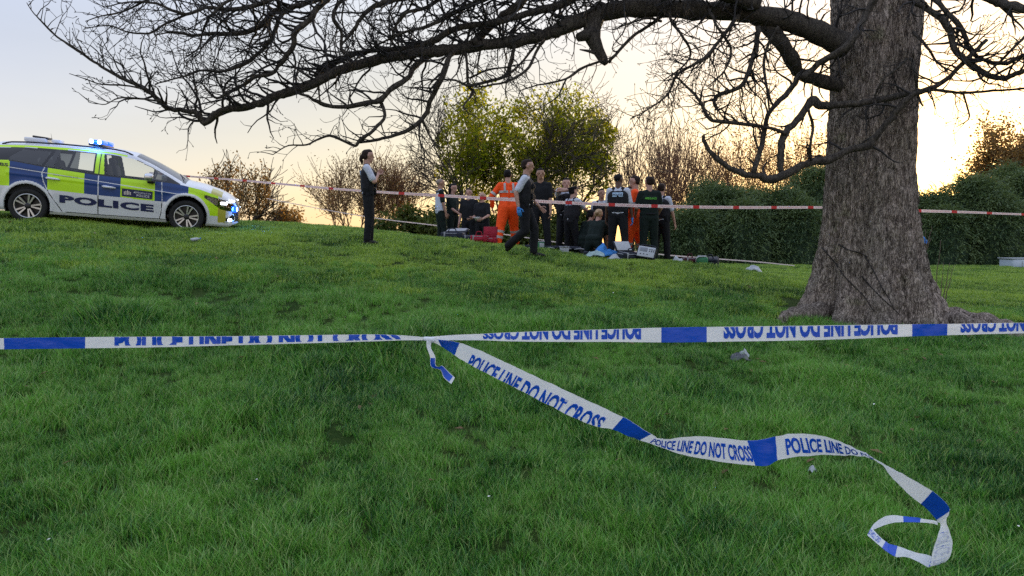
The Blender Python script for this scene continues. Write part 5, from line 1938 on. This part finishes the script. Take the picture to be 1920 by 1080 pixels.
# ------------------------------------------------------------------ cordon tapes
def film_mat(name, col, trans=0.35, rough=0.22):
    nt = NT(name)
    n = noise_tex(nt, 9, 4)
    c = ramp(nt, n, [(0.3, tuple(x * 0.93 for x in col)), (0.7, col)])
    nt.link(c, nt.b.inputs['Base Color'])
    nt.b.inputs['Roughness'].default_value = rough
    bump(nt, noise_tex(nt, 26, 3, stretch=(0.4, 1, 1)), 0.35, 0.006)
    tr = nt.new('ShaderNodeBsdfTranslucent')
    nt.link(c, tr.inputs[0])
    ms = nt.new('ShaderNodeMixShader')
    ms.inputs[0].default_value = trans
    nt.link(nt.b.outputs[0], ms.inputs[1])
    nt.link(tr.outputs[0], ms.inputs[2])
    nt.link(ms.outputs[0], nt.out.inputs[0])
    return nt.m


T_WHITE = film_mat('white_film', (0.92, 0.94, 0.98), 0.40, 0.16)
T_BLUE = film_mat('blue_film_print', (0.008, 0.095, 0.60), 0.25)
T_PINK = film_mat('backlit_pink_film', (0.86, 0.72, 0.72), 0.5)  # white film, with the pink of light from behind put into its colour
T_RED = film_mat('red_film_print', (0.62, 0.02, 0.03), 0.3)
T_RTEXT = film_mat('dull_red_film_print', (0.60, 0.16, 0.18), 0.3)


class Ribbon:
    """a strip of film given by its two edges; s runs along it, t across"""

    def __init__(self, rows_, n, period, amp=0.0):
        self.amp = amp
        """rows_: (top xyz, bottom xyz)"""
        A = catmull([tuple(r[0]) for r in rows_], n)
        B = catmull([tuple(r[1]) for r in rows_], n)
        self.A, self.B, self.n = A, B, n
        mid = (A + B) / 2
        seg = np.linalg.norm(np.diff(mid, axis=0), axis=1)
        self.S = np.concatenate([[0], np.cumsum(seg)])
        self.L = self.S[-1]
        tan = np.gradient(mid, axis=0)
        nr = np.cross(tan, B - A)
        ln = np.linalg.norm(nr, axis=1)[:, None]
        self.N = nr / np.maximum(ln, 1e-9)

    def pt(self, s, t, off=0.0):
        f = np.interp(s, self.S, np.arange(self.n))
        i = min(int(f), self.n - 2)
        u = f - i
        a = self.A[i] * (1 - u) + self.A[i + 1] * u
        b = self.B[i] * (1 - u) + self.B[i + 1] * u
        nn = self.N[i] * (1 - u) + self.N[i + 1] * u
        if self.amp:
            off = off + self.amp * (mnoise.noise(Vector((s * 14, t * 1.5, 3))) + 0.6 * mnoise.noise(Vector((s * 31 + t * 6, t * 3, 9))))
        return a + (b - a) * t + nn * off

    def strip(self, s0, s1, off, ns, nt_=4, t0=0.0, t1=1.0):
        v, f = [], []
        for i in range(ns + 1):
            for j in range(nt_ + 1):
                v.append(tuple(self.pt(s0 + (s1 - s0) * i / ns, t0 + (t1 - t0) * j / nt_, off)))
        for i in range(ns):
            for j in range(nt_):
                a = i * (nt_ + 1) + j
                f.append((a, a + nt_ + 1, a + nt_ + 2, a + 1))
        return v, f

    def text(self, txt, s0, s1, t0, t1, off, flip=False, bold=.02, clip=None):
        V, Fc = text_mesh(txt, bold)
        if flip:
            V = V * np.array([-1, -1, 1]) + np.array([1, 1, 0])
        bm = bmesh.new()
        vs = [bm.verts.new((v[0], t1 + (t0 - t1) * v[1], 0)) for v in V]
        for q in Fc:
            try:
                bm.faces.new([vs[i] for i in q])
            except ValueError:
                pass
        if clip:                                # the part of the words rolled out of sight is cut away
            for co, no in (((0, clip[0], 0), (0, -1, 0)), ((0, clip[1], 0), (0, 1, 0))):
                bmesh.ops.bisect_plane(bm, geom=bm.verts[:] + bm.edges[:] + bm.faces[:], plane_co=co, plane_no=no, clear_outer=True)
        bm.verts.index_update()
        out = [tuple(self.pt(s0 + (s1 - s0) * v.co.x, v.co.y, off)) for v in bm.verts]
        F2 = [tuple(v.index for v in q.verts) for q in bm.faces]
        bm.free()
        return out, F2


MSG = 'POLICE LINE DO NOT CROSS'
KNOT = at(802, 636, 3.9)


def edges(lst):
    """(top px, top py, bottom px, bottom py, depth top, depth bottom)"""
    return [(at(a, b, d0), at(c, d, d1)) for a, b, c, d, d0, d1 in lst]


# taut tape across the picture, left of the knot and right of it: rolled at its edges so only the middle of the words shows
tl = empty('police_tape', (0, 0, 0), 0, 'taut blue and white police tape stretched across the picture at waist height', 'cordon tape')
rb = Ribbon(edges([(-330, 638, -330, 662, 4.3, 4.3), (-150, 636, -150, 659, 4.2, 4.2), (0, 634, 0, 655, 4.1, 4.1), (160, 632, 160, 653, 4.05, 4.05), (300, 631, 300, 651, 4.0, 4.0), (450, 630, 450, 647, 3.97, 3.97), (600, 628, 600, 643, 3.94, 3.94), (700, 627, 700, 640, 3.92, 3.92), (760, 629, 760, 638, 3.91, 3.91), (802, 633, 802, 638, 3.90, 3.90)]), 120, 1.4, 0.003)


def s_at(r_, px):
    """distance along the ribbon where it crosses a photo column"""
    mid = (r_.A + r_.B) / 2
    u = 960 + F_PX * mid[:, 0] / ((mid[:, 1]) * math.cos(PHI) + (1.6 - mid[:, 2]) * math.sin(PHI))
    k = np.argsort(u)
    return float(np.interp(px, u[k], r_.S[k]))


v, f = rb.strip(0, rb.L, 0, 140)
mesh_obj('film', v, f, T_WHITE, tl)
for (a, b) in ((8, 160), (-330, -300)):
    v, f = rb.strip(s_at(rb, a), s_at(rb, b), -0.0015, 12)
    mesh_obj('print_band', v, f, T_BLUE, tl)
v, f = rb.text(MSG, s_at(rb, 215), s_at(rb, 752), -.80, 1.45, -.002, False, .055, (0.02, .80))
mesh_obj('lettering', v, f, T_BLUE, tl, False)
v, f = rb.text(MSG, s_at(rb, -290), s_at(rb, -20), -.80, 1.45, -.002, False, .055, (0.02, .80))
mesh_obj('lettering', v, f, T_BLUE, tl, False)
rb = Ribbon(edges([(802, 632, 802, 638, 3.90, 3.90), (850, 628, 850, 638, 3.88, 3.88), (900, 626, 900, 638, 3.87, 3.87), (960, 623, 960, 640, 3.86, 3.86), (1050, 620, 1050, 641, 3.84, 3.84), (1150, 617, 1150, 641, 3.82, 3.82), (1250, 614, 1250, 642, 3.8, 3.8), (1400, 612, 1400, 640, 3.78, 3.78), (1550, 610, 1550, 637, 3.76, 3.76), (1700, 608, 1700, 631, 3.74, 3.74), (1800, 607, 1800, 628, 3.73, 3.73), (1920, 605, 1920, 625, 3.72, 3.72), (2250, 602, 2250, 620, 3.70, 3.70)]), 140, 1.4, 0.003)
v, f = rb.strip(0, rb.L, 0, 160)
mesh_obj('film', v, f, T_WHITE, tl)
for (a, b) in ((1240, 1325), (1710, 1776), (2120, 2170)):
    v, f = rb.strip(s_at(rb, a), s_at(rb, b), -0.0015, 12)
    mesh_obj('print_band', v, f, T_BLUE, tl)
for (a, b) in ((905, 1202), (1356, 1683), (1800, 2090)):
    v, f = rb.text(MSG, s_at(rb, a), s_at(rb, b), -.72, .82, -.002, True, .05, (0.03, .98))
    mesh_obj('lettering', v, f, T_BLUE, tl, False)

# loose end blown from the knot across to the grass
te = empty('police_tape', (0, 0, 0), 0, 'loose end of police tape trailing from the knot into the grass', 'cordon tape')
W_ = 0.095
tail_rows = [(806, 634, 806, 640, 3.88, 3.88), (822, 636, 830, 650, 3.84, 3.86), (858, 642, 850, 664, 3.72, 3.78), (895, 655, 880, 683, 3.60, 3.66), (960, 685, 942, 715, 3.42, 3.48), (1050, 727, 1030, 760, 3.20, 3.26), (1130, 764, 1108, 797, 3.02, 3.08), (1172, 784, 1152, 806, 2.94, 3.0), (1222, 814, 1200, 826, 2.86, 2.93),
             (1240, 823, 1238, 838, 2.84, 2.88), (1310, 818, 1302, 858, 2.80, 2.82), (1408, 826, 1424, 873, 2.78, 2.78), (1455, 818, 1459, 863, 2.78, 2.78), (1490, 813, 1500, 856, 2.80, 2.82), (1545, 818, 1550, 853, 2.84, 2.89), (1590, 834, 1595, 854, 2.90, 2.98), (1634, 857, 1638, 860, 2.96, 3.04), (1680, 882, 1668, 890, 3.02, 3.08), (1722, 905, 1700, 924, 3.06, 3.10), (1755, 926, 1733, 950, 3.08, 3.12), (1779, 950, 1752, 970, 3.10, 3.14), (1778, 968, 1760, 980, 3.12, 3.14)]
rb = Ribbon(edges(tail_rows), 180, 1.0, 0.006)
v, f = rb.strip(0, rb.L, 0, 200)
mesh_obj('film', v, f, T_WHITE, te)


def px_s(r_, px, lo=0.0, hi=1.0):
    mid = (r_.A + r_.B) / 2
    u = 960 + F_PX * mid[:, 0] / (mid[:, 1] * math.cos(PHI) + (1.6 - mid[:, 2]) * math.sin(PHI))
    a, b = int(lo * len(u)), int(hi * len(u))
    k = a + int(np.argmin(np.abs(u[a:b] - px)))
    return float(r_.S[k])


for (a, b) in ((824, 858), (1160, 1212), (1408, 1457), (1737, 1768)):
    v, f = rb.strip(px_s(rb, a), px_s(rb, b), -0.0015, 14)
    mesh_obj('print_band', v, f, T_BLUE, te)
for (a, b, t0, t1) in ((886, 1138, .36, 1.35), (1224, 1404, .20, .86), (1474, 1640, .16, .86)):
    v, f = rb.text(MSG if a < 1470 else 'POLICE LINE DO NO', px_s(rb, a), px_s(rb, b), t0, t1, -.002, False, .035, (.02, .985))
    mesh_obj('lettering', v, f, T_BLUE, te, False)
# the curled loop at its tip, lying over the grass blades
loop_rows = [(1782, 954, 1756, 972, 3.11, 3.14), (1774, 976, 1764, 984, 3.13, 3.15), (1780, 996, 1758, 1004, 3.14, 3.12), (1786, 1020, 1750, 1030, 3.15, 3.10), (1780, 1046, 1745, 1058, 3.15, 3.09), (1766, 1056, 1742, 1062, 3.16, 3.10), (1744, 1042, 1738, 1062, 3.18, 3.12), (1712, 1034, 1705, 1046, 3.22, 3.16), (1682, 1024, 1678, 1043, 3.27, 3.21), (1664, 1018, 1658, 1030, 3.31, 3.26), (1640, 996, 1632, 1008, 3.37, 3.33), (1636, 986, 1627, 1000, 3.40, 3.37), (1652, 972, 1650, 988, 3.42, 3.40), (1672, 966, 1676, 980, 3.42, 3.40), (1710, 970, 1708, 979, 3.40, 3.38), (1745, 975, 1745, 981, 3.36, 3.36), (1758, 978, 1758, 984, 3.34, 3.34)]
rl = Ribbon(edges(loop_rows), 150, 1.0, 0.004)
v, f = rl.strip(0, rl.L, 0, 170)
mesh_obj('film_loop', v, f, T_WHITE, te)
for (a, b) in ((.455, .525), (.84, .92)):
    for sg in (1, -1):
        v, f = rl.strip(rl.L * a, rl.L * b, 0.0012 * sg, 10)
        mesh_obj('print_band', v, f, T_BLUE, te)
v, f = rl.text('POLICE LINE', rl.L * .10, rl.L * .30, .1, .9, .0018, False, .01)
mesh_obj('lettering', v, f, T_BLUE, te, False)
v, f = rl.text('DO NOT CRO', rl.L * .55, rl.L * .63, .15, .85, .0018, True, .01)
mesh_obj('lettering', v, f, T_BLUE, te, False)
# knot and its short hanging end
MB().capsule(at(797, 635, 3.9), .012, at(812, 637, 3.88), .016, 10, 3).build('knot', T_WHITE, te)
rs = Ribbon(edges([(800, 636, 810, 638, 3.88, 3.88), (800, 650, 808, 652, 3.87, 3.87), (806, 668, 816, 668, 3.86, 3.85), (807, 684, 817, 684, 3.86, 3.84), (812, 690, 823, 688, 3.85, 3.84), (826, 694, 830, 686, 3.84, 3.84), (832, 708, 842, 698, 3.83, 3.85), (846, 720, 853, 708, 3.82, 3.85)]), 60, 1.0)
v, f = rs.strip(0, rs.L, 0, 60)
mesh_obj('film_end', v, f, T_WHITE, te)
for sg in (1, -1):
    v, f = rs.strip(rs.L * .36, rs.L * .95, .0012 * sg, 30, 4, .08, .92)
    mesh_obj('print_band', v, f, T_BLUE, te)


# red and white inner cordon
def far_tape(name, label, pts, half, period, band, first, msg=True, n=200):
    r = empty(name, (0, 0, 0), 0, label, 'cordon tape')
    rws = []
    for (px, py, d, hw) in pts:
        rws.append((at(px, py - hw * .84, d), at(px, py + hw * .84, d + half)))
    R_ = Ribbon(rws, n, 1)
    v, f = R_.strip(0, R_.L, 0, n, 2)
    mesh_obj('film', v, f, T_PINK, r)
    s = first
    while s < R_.L:
        a, b = R_.strip(s, min(s + band, R_.L), -.002, 6, 2)
        mesh_obj('print_band', a, b, T_RED, r)
        if msg and s + period < R_.L:
            v, f = R_.text(MSG, s + band + .05, s + period - .05, .28, .74, -.003, False, .0)
            mesh_obj('lettering', v, f, T_RTEXT, r, False)
        s += period
    return r


far_tape('red_cordon_tape', 'red and white tape strung behind the striding policeman and past the trunk',
         [(280, 324, 17.4, 2.0), (370, 332, 16.8, 2.0), (440, 337, 16.4, 2.0), (560, 348, 15.6, 2.2), (640, 355, 15.0, 2.4), (760, 363, 14.5, 2.8), (850, 368, 14.3, 3.2), (950, 374, 14.2, 3.4), (1060, 380, 14.1, 3.5), (1180, 385, 14.1, 3.5), (1300, 388, 14.2, 3.4), (1400, 389, 14.4, 3.2), (1545, 389, 14.8, 2.8), (1640, 392, 15.0, 3.0), (1717, 395, 15.2, 3.2), (1820, 398, 15.4, 2.6), (1920, 402, 15.6, 2.2), (2150, 408, 16, 2.2)], 0.0, .84, .13, .35, True, 300)
far_tape('red_cordon_tape', 'second, lower red and white tape running down to the grass by the hedge',
         [(500, 372, 24, .9), (620, 395, 22.5, .9), (720, 411, 21.5, 1.1), (820, 423, 20.8, 1.1), (950, 440, 20.3, 1.1), (1100, 462, 20, 1.1), (1250, 478, 20, 1.4), (1340, 485, 20.3, 1.3), (1420, 491, 20.6, 1.2), (1490, 498, 21, 1.0)], 0.0, 1.2, .13, 99, False, 120)


# ------------------------------------------------------------------ kit and litter on the grass
B_NAVY = cloth('navy_bag_nylon', (0.012, 0.016, 0.028), 0.2, 0.6)
B_RED = cloth('maroon_bag_nylon', (0.30, 0.012, 0.030), 0.15, 0.6)
B_GREY = mat('grey_piping', (0.26, 0.27, 0.29), 0.6, var=0.1)
B_PALE = mat('pale_plastic', (0.38, 0.41, 0.44), 0.4, var=0.05)
B_BLUEC = cloth('blue_drape', (0.04, 0.20, 0.52), 0.15, 0.7)
B_GREENP = mat('green_plastic', (0.01, 0.16, 0.06), 0.4, var=0.1)
B_YEL = mat('yellow_tag', (0.7, 0.6, 0.05), 0.5)


def bag(name, label, px, d, size, yaw, m, piping, lift=0.0, flap=0.0, group='kit bags on the grass', tilt=0.0):
    p = spot(px, 460, d)
    r = empty(name, (p.x, p.y, p.z + .02 + lift), rad(yaw), label, 'bag', group)
    r.rotation_euler = (tilt, 0, rad(yaw))
    L, W, H = size
    MB().box((0, 0, H * .5), (L, W, H), min(H, W) * .22, None, 3).build('body', m, r)
    for z_ in (.30, .82):
        pts = []
        for a in np.linspace(0, 2 * math.pi, 33):
            ca, sa = math.cos(a), math.sin(a)
            pts.append((math.copysign(abs(ca) ** .35, ca) * L * .492, math.copysign(abs(sa) ** .35, sa) * W * .492, H * z_))
        MB().tube(pts, .006, 5).build('piping', piping, r)
    MB().box((0, -W * .52, H * .42), (L * .55, .04, H * .48), .015).build('pocket', m, r)
    pts = catmull([(-L * .18, -W * .2, H), (-L * .12, -W * .2, H + .07), (L * .12, -W * .2, H + .07), (L * .18, -W * .2, H)], 14)
    MB().tube([tuple(q) for q in pts], .012, 6).build('handle', m, r)
    for sx in (-.30, .30):
        MB().box((L * sx, 0, H * .5), (.035, W * 1.02, H * 1.02), .006).build('strap', piping if sx < 0 else m, r)
    if flap:
        M_ = Matrix.Rotation(flap, 3, 'X')
        c = Vector((0, W * .48, H)) + M_ @ Vector((0, W * .42, 0))
        MB().box(c, (L * .96, W * .84, .035), .012, M_).build('lid_flap', m, r)
        c2 = Vector((0, W * .48, H)) + M_ @ Vector((0, W * .42, .022))
        MB().box(c2, (L * .86, W * .74, .006), .002, M_).build('lid_lining', B_RED if m == B_RED else piping, r)
    return r


bag('medical_bag', 'black bag with pale top lying open beside the man in the tabard', 850, 15.9, (.50, .34, .20), -12, B_NAVY, B_GREY, flap=.25)
bag('medical_bag', 'small black bag between the pale topped bag and the red one', 876, 15.8, (.26, .24, .15), 20, B_NAVY, B_GREY)
bag('medical_bag', 'closed low maroon bag in front of the two workers in black', 899, 15.5, (.36, .28, .15), -8, B_RED, B_GREY)
bag('medical_bag', 'open maroon bag with its lid standing up by the orange paramedic', 918, 15.8, (.32, .28, .15), -6, B_RED, B_GREY, flap=1.45)
bag('medical_bag', 'black and white bag propped open at the feet of the burly policeman', 1178, 14.2, (.42, .28, .17), 30, B_NAVY, B_PALE, flap=.9, tilt=.1)

# monitor case standing open
p = spot(1212, 485, 14.1)
mc = empty('monitor_case', (p.x, p.y, p.z + .02), rad(-14), 'pale faced monitor case tilted on the grass before the ambulance worker', 'case', None)
M_ = Matrix.Rotation(-.55, 3, 'X') @ Matrix.Rotation(.18, 3, 'Y')
c0 = Vector((0, 0, .13))
MB().box(c0, (.36, .16, .26), .03, M_, 3).build('case_shell', B_NAVY, mc)
MB().box(c0 + M_ @ Vector((0, -.084, 0)), (.33, .012, .23), .01, M_).build('front_panel', B_PALE, mc)
MB().box(c0 + M_ @ Vector((-.06, -.092, .045)), (.15, .008, .09), .004, M_).build('screen', mat('grey_screen', (.16, .18, .21), .2), mc)
for (a, b) in ((.06, .06), (.10, .06), (.14, .06), (.06, .02), (.10, .02), (.14, .02), (-.10, -.06), (-.04, -.06), (.03, -.06)):
    MB().box(c0 + M_ @ Vector((a, -.093, b)), (.022, .012, .018), .004, M_).build('button', B_NAVY, mc)
pts = catmull([tuple(c0 + M_ @ Vector(q)) for q in ((-.15, 0, .13), (-.12, 0, .19), (.12, 0, .19), (.15, 0, .13))], 14)
MB().tube([tuple(q) for q in pts], .014, 6).build('handle', B_NAVY, mc)

# black stretcher mat behind the striding policeman
p = spot(1035, 470, 15.4)
sm = empty('carry_mat', (p.x, p.y, p.z + .03), rad(-12), 'flat black carry mat lying behind the striding policeman', 'mat')
v, f = [], []
for i in range(25):
    for j in range(9):
        x, y = -.60 + 1.2 * i / 24, -.27 + .54 * j / 8
        v.append((x, y, .10 + .03 * math.sin(x * 7) * math.cos(y * 5) + .05 * (abs(y) / .27) ** 3 - .03 * x))
for i in range(24):
    for j in range(8):
        a = i * 9 + j
        f.append((a, a + 9, a + 10, a + 1))
o = mesh_obj('sheet', v, f, B_NAVY, sm)
o.modifiers.new('t', 'SOLIDIFY').thickness = .05
for x in (-.45, -.1, .25, .52):
    MB().tube([(x, -.29, .09 - .03 * x), (x + .12, -.31, .11 - .03 * x), (x + .2, -.29, .09 - .03 * x)], .014, 6).build('carry_handle', B_GREY, sm)

# green and white kit pouch by the mat
p = spot(1014, 468, 15.1)
gp = empty('kit_pouch', (p.x, p.y, p.z + .01), rad(12), 'small green and white pouch standing at the end of the carry mat', 'pouch')
MB().box((0, 0, .10), (.14, .09, .20), .02, None, 3).build('body', B_GREENP, gp)
MB().box((.01, -.047, .13), (.10, .006, .09), .003).build('white_panel', B_PALE, gp)
MB().box((0, 0, .205), (.145, .095, .015), .005).build('flap', B_PALE, gp)

# white box by the feet of the capped officer
p = spot(1058, 478, 14.7)
wb_ = empty('plastic_box', (p.x, p.y, p.z + .015), rad(20), 'small white plastic box at the feet of the capped officer', 'box')
MB().box((0, 0, .065), (.17, .13, .13), .03, None, 3).build('tub', B_PALE, wb_)
MB().box((0, 0, .132), (.18, .14, .018), .008).build('lid', B_PALE, wb_)
MB().tube([(-.05, -.07, .135), (0, -.10, .15), (.05, -.07, .135)], .006, 5).build('handle', B_GREY, wb_)


def crumple(name, label, px, py, d, size, m, seed, cat, yaw=0, flatv=.5, thick=.006, group=None):
    p = spot(px, py, d)
    r_ = bpy.data.meshes.new(name)
    n = 26
    v, f = [], []
    for i in range(n):
        for j in range(n):
            x, y = (i / (n - 1) - .5), (j / (n - 1) - .5)
            q = Vector((x * 3 + seed, y * 3, seed * 2.0))
            rr = max(0, 1 - (2 * math.hypot(x, y)) ** 2.2 * .75)
            z = size[2] * (rr * .75 + .55 * rr * (mnoise.noise(q) + .5 * (1 - abs(mnoise.noise(q * 2.3)) * 2)))
            v.append((size[0] * (x + .10 * mnoise.noise(q + Vector((0, 0, 5)))), size[1] * (y + .10 * mnoise.noise(q + Vector((5, 0, 0)))), max(z, 0.0)))
    for i in range(n - 1):
        for j in range(n - 1):
            a = i * n + j
            f.append((a, a + n, a + n + 1, a + 1))
    o = mesh_obj(name, v, f, m)
    o.location = (p.x, p.y, p.z + .03)
    o.rotation_euler = (0, 0, rad(yaw))
    md = o.modifiers.new('t', 'SOLIDIFY')
    md.thickness = thick
    return tag(o, label, cat, group)


crumple('blue_drape', 'crumpled bright blue drape beside the kneeling medic', 1136, 478, 14.5, (.62, .45, .24), B_BLUEC, 3, 'drape', 10)
crumple('foil_wrapper', 'pale crumpled wrapping below the blue drape', 1160, 486, 14.2, (.50, .22, .10), B_PALE, 8, 'wrapping', -10)
crumple('dressing_pack', 'pale green dressing pack left of the blue drape', 1117, 478, 14.3, (.36, .24, .11), mat('pale_green_sheet', (.30, .42, .42), .6), 11, 'dressing')
p = spot(1101, 476, 14.5)
sb = empty('sports_shoe', (p.x, p.y, p.z + .02), rad(60), 'dark shoe lying behind the kneeling medic', 'shoe')
MB().capsule((-.10, 0, .05), .045, (.05, 0, .04), .04).capsule((.05, 0, .04), .04, (.14, 0, .03), .028).build('upper', B_NAVY, sb)
MB().box((.02, 0, .008), (.29, .09, .022), .008).build('sole', B_PALE, sb)

# things lying at the brow between the group and the hedge
crumple('white_sheet', 'small white crumpled sheet at the brow next to the group', 1270, 490, 14.5, (.22, .18, .10), B_PALE, 21, 'sheet')
bag('medical_bag', 'dark maroon bag lying low at the brow between group and hedge', 1292, 14.6, (.28, .22, .12), 15, cloth('plum_bag_nylon', (.06, .012, .02)), B_GREY)
p = spot(1316, 488, 14.5)
gk = empty('kit_pouch', (p.x, p.y, p.z + .01), rad(-20), 'green kit pouch with white lid beside the dark rucksack', 'pouch')
MB().box((0, 0, .08), (.24, .16, .15), .035, None, 3).build('body', B_GREENP, gk)
MB().box((0, -.01, .165), (.17, .14, .03), .012).build('flap', B_PALE, gk)
MB().tube([(-.11, -.09, .05), (-.10, -.10, .13), (-.04, -.09, .17)], .012, 6).build('strap', B_PALE, gk)
bag('rucksack', 'dark rucksack leaning over at the brow beside the green pouch', 1334, 14.7, (.30, .22, .17), -25, B_NAVY, B_NAVY, tilt=.3)

# litter
crumple('carrier_bag', 'white crumpled carrier bag alone on the grass before the hedge', 1412, 512, None, (.30, .22, .13), B_PALE, 31, 'carrier bag', 0)
crumple('bin_liner', 'dark and silver scrap of plastic under the taut tape', 1384, 680, None, (.20, .15, .07), mat('dark_film', (.05, .055, .07), .25, var=.3, scale=20), 37, 'scrap', 15)
crumple('paper_scrap', 'silvery edge of paper sticking up beside the dark plastic scrap', 1394, 676, None, (.11, .05, .07), B_PALE, 39, 'scrap', -20)
crumple('clear_wrapper', 'clear plastic wrapper in the grass below the loose tape', 1523, 892, None, (.05, .04, .03), B_PALE, 43, 'wrapper', 25)
p = spot(366, 457)
cup = empty('plastic_bottle', (p.x, p.y, p.z + .07), 0, 'small pale bottle lying in the grass in front of the car', 'bottle')
cup.rotation_euler = (0, rad(80), rad(15))
MB().lathe([(.0005, -.07), (.028, -.068), (.030, -.06), (.029, .02), (.026, .04), (.012, .065), (.012, .08)], 20).build('shell', B_PALE, cup)
MB().lathe([(.014, .078), (.014, .095), (.0005, .096)], 16).build('cap', B_BLUEC, cup)

# clear storage crate at the right edge, far off by the hedge
p = spot(1930, 499, 26)
C_TUB = mat('frosted_clear_plastic', (0.50, 0.58, 0.68), 0.25, var=.04)
tb = empty('storage_crate', (p.x, p.y, p.z - .02), rad(8), 'pale frosted plastic crate standing by the hedge at the picture edge', 'crate')
v = []
for (z_, k_) in ((0, .90), (.30, 1.0)):
    for (sx, sy) in ((-1, -1), (1, -1), (1, 1), (-1, 1)):
        v.append((sx * .74 * k_, sy * .35 * k_, z_))
MB().box((0, 0, .165), (1.9, .66, .33), .05, None, 3).build('tub', C_TUB, tb)
MB().box((0, 0, .345), (2.0, .72, .035), .015).build('lid', B_PALE, tb)
for x in (-.6, -.3, 0, .3, .6):
    MB().box((x, -.335, .14), (.03, .02, .22), .006).build('rib', B_PALE, tb)

# low leafy weeds in front of the tree
M_WEED = leaf_mat('weed_leaf', (0.04, 0.11, 0.02), (0.10, 0.20, 0.035), 0.4)
random.seed(77)
for k, (px, py, d) in enumerate(((1485, 668, None), (1530, 662, None), (1545, 672, None), (1410, 585, None))):
    p = spot(px, py, d)
    w = empty('weed_plant', (p.x, p.y, p.z), random.uniform(0, 6), ('leafy weed nearest the dark plastic scrap', 'leafy weed in the middle of the three below the trunk', 'leafy weed furthest along below the trunk', 'leafy weed at the foot of the slope left of the roots')[k], 'weed', 'weeds below the tree')
    v, f = [], []
    for i in range(26):
        a = random.uniform(0, 6.28)
        h = random.uniform(.05, .16)
        r = random.uniform(.02, .10)
        c = Vector((r * math.cos(a), r * math.sin(a), h))
        dr = Vector((math.cos(a), math.sin(a), random.uniform(-.2, .5))).normalized()
        sdv = dr.cross(Vector((0, 0, 1))).normalized()
        ln = random.uniform(.04, .075)
        o_ = len(v)
        v += [tuple(c), tuple(c + dr * ln * .5 + sdv * ln * .32), tuple(c + dr * ln - Vector((0, 0, .012))), tuple(c + dr * ln * .5 - sdv * ln * .32)]
        f.append((o_, o_ + 1, o_ + 2, o_ + 3))
    mesh_obj('leaves', v, f, M_WEED, w, False)
    mb = MB()
    for i in range(7):
        a = random.uniform(0, 6.28)
        mb.tube([(0, 0, 0), (.04 * math.cos(a), .04 * math.sin(a), .07), (.08 * math.cos(a), .08 * math.sin(a), .12)], [.003, .0025, .0015], 4, False)
    mb.build('stems', M_WEED, w)
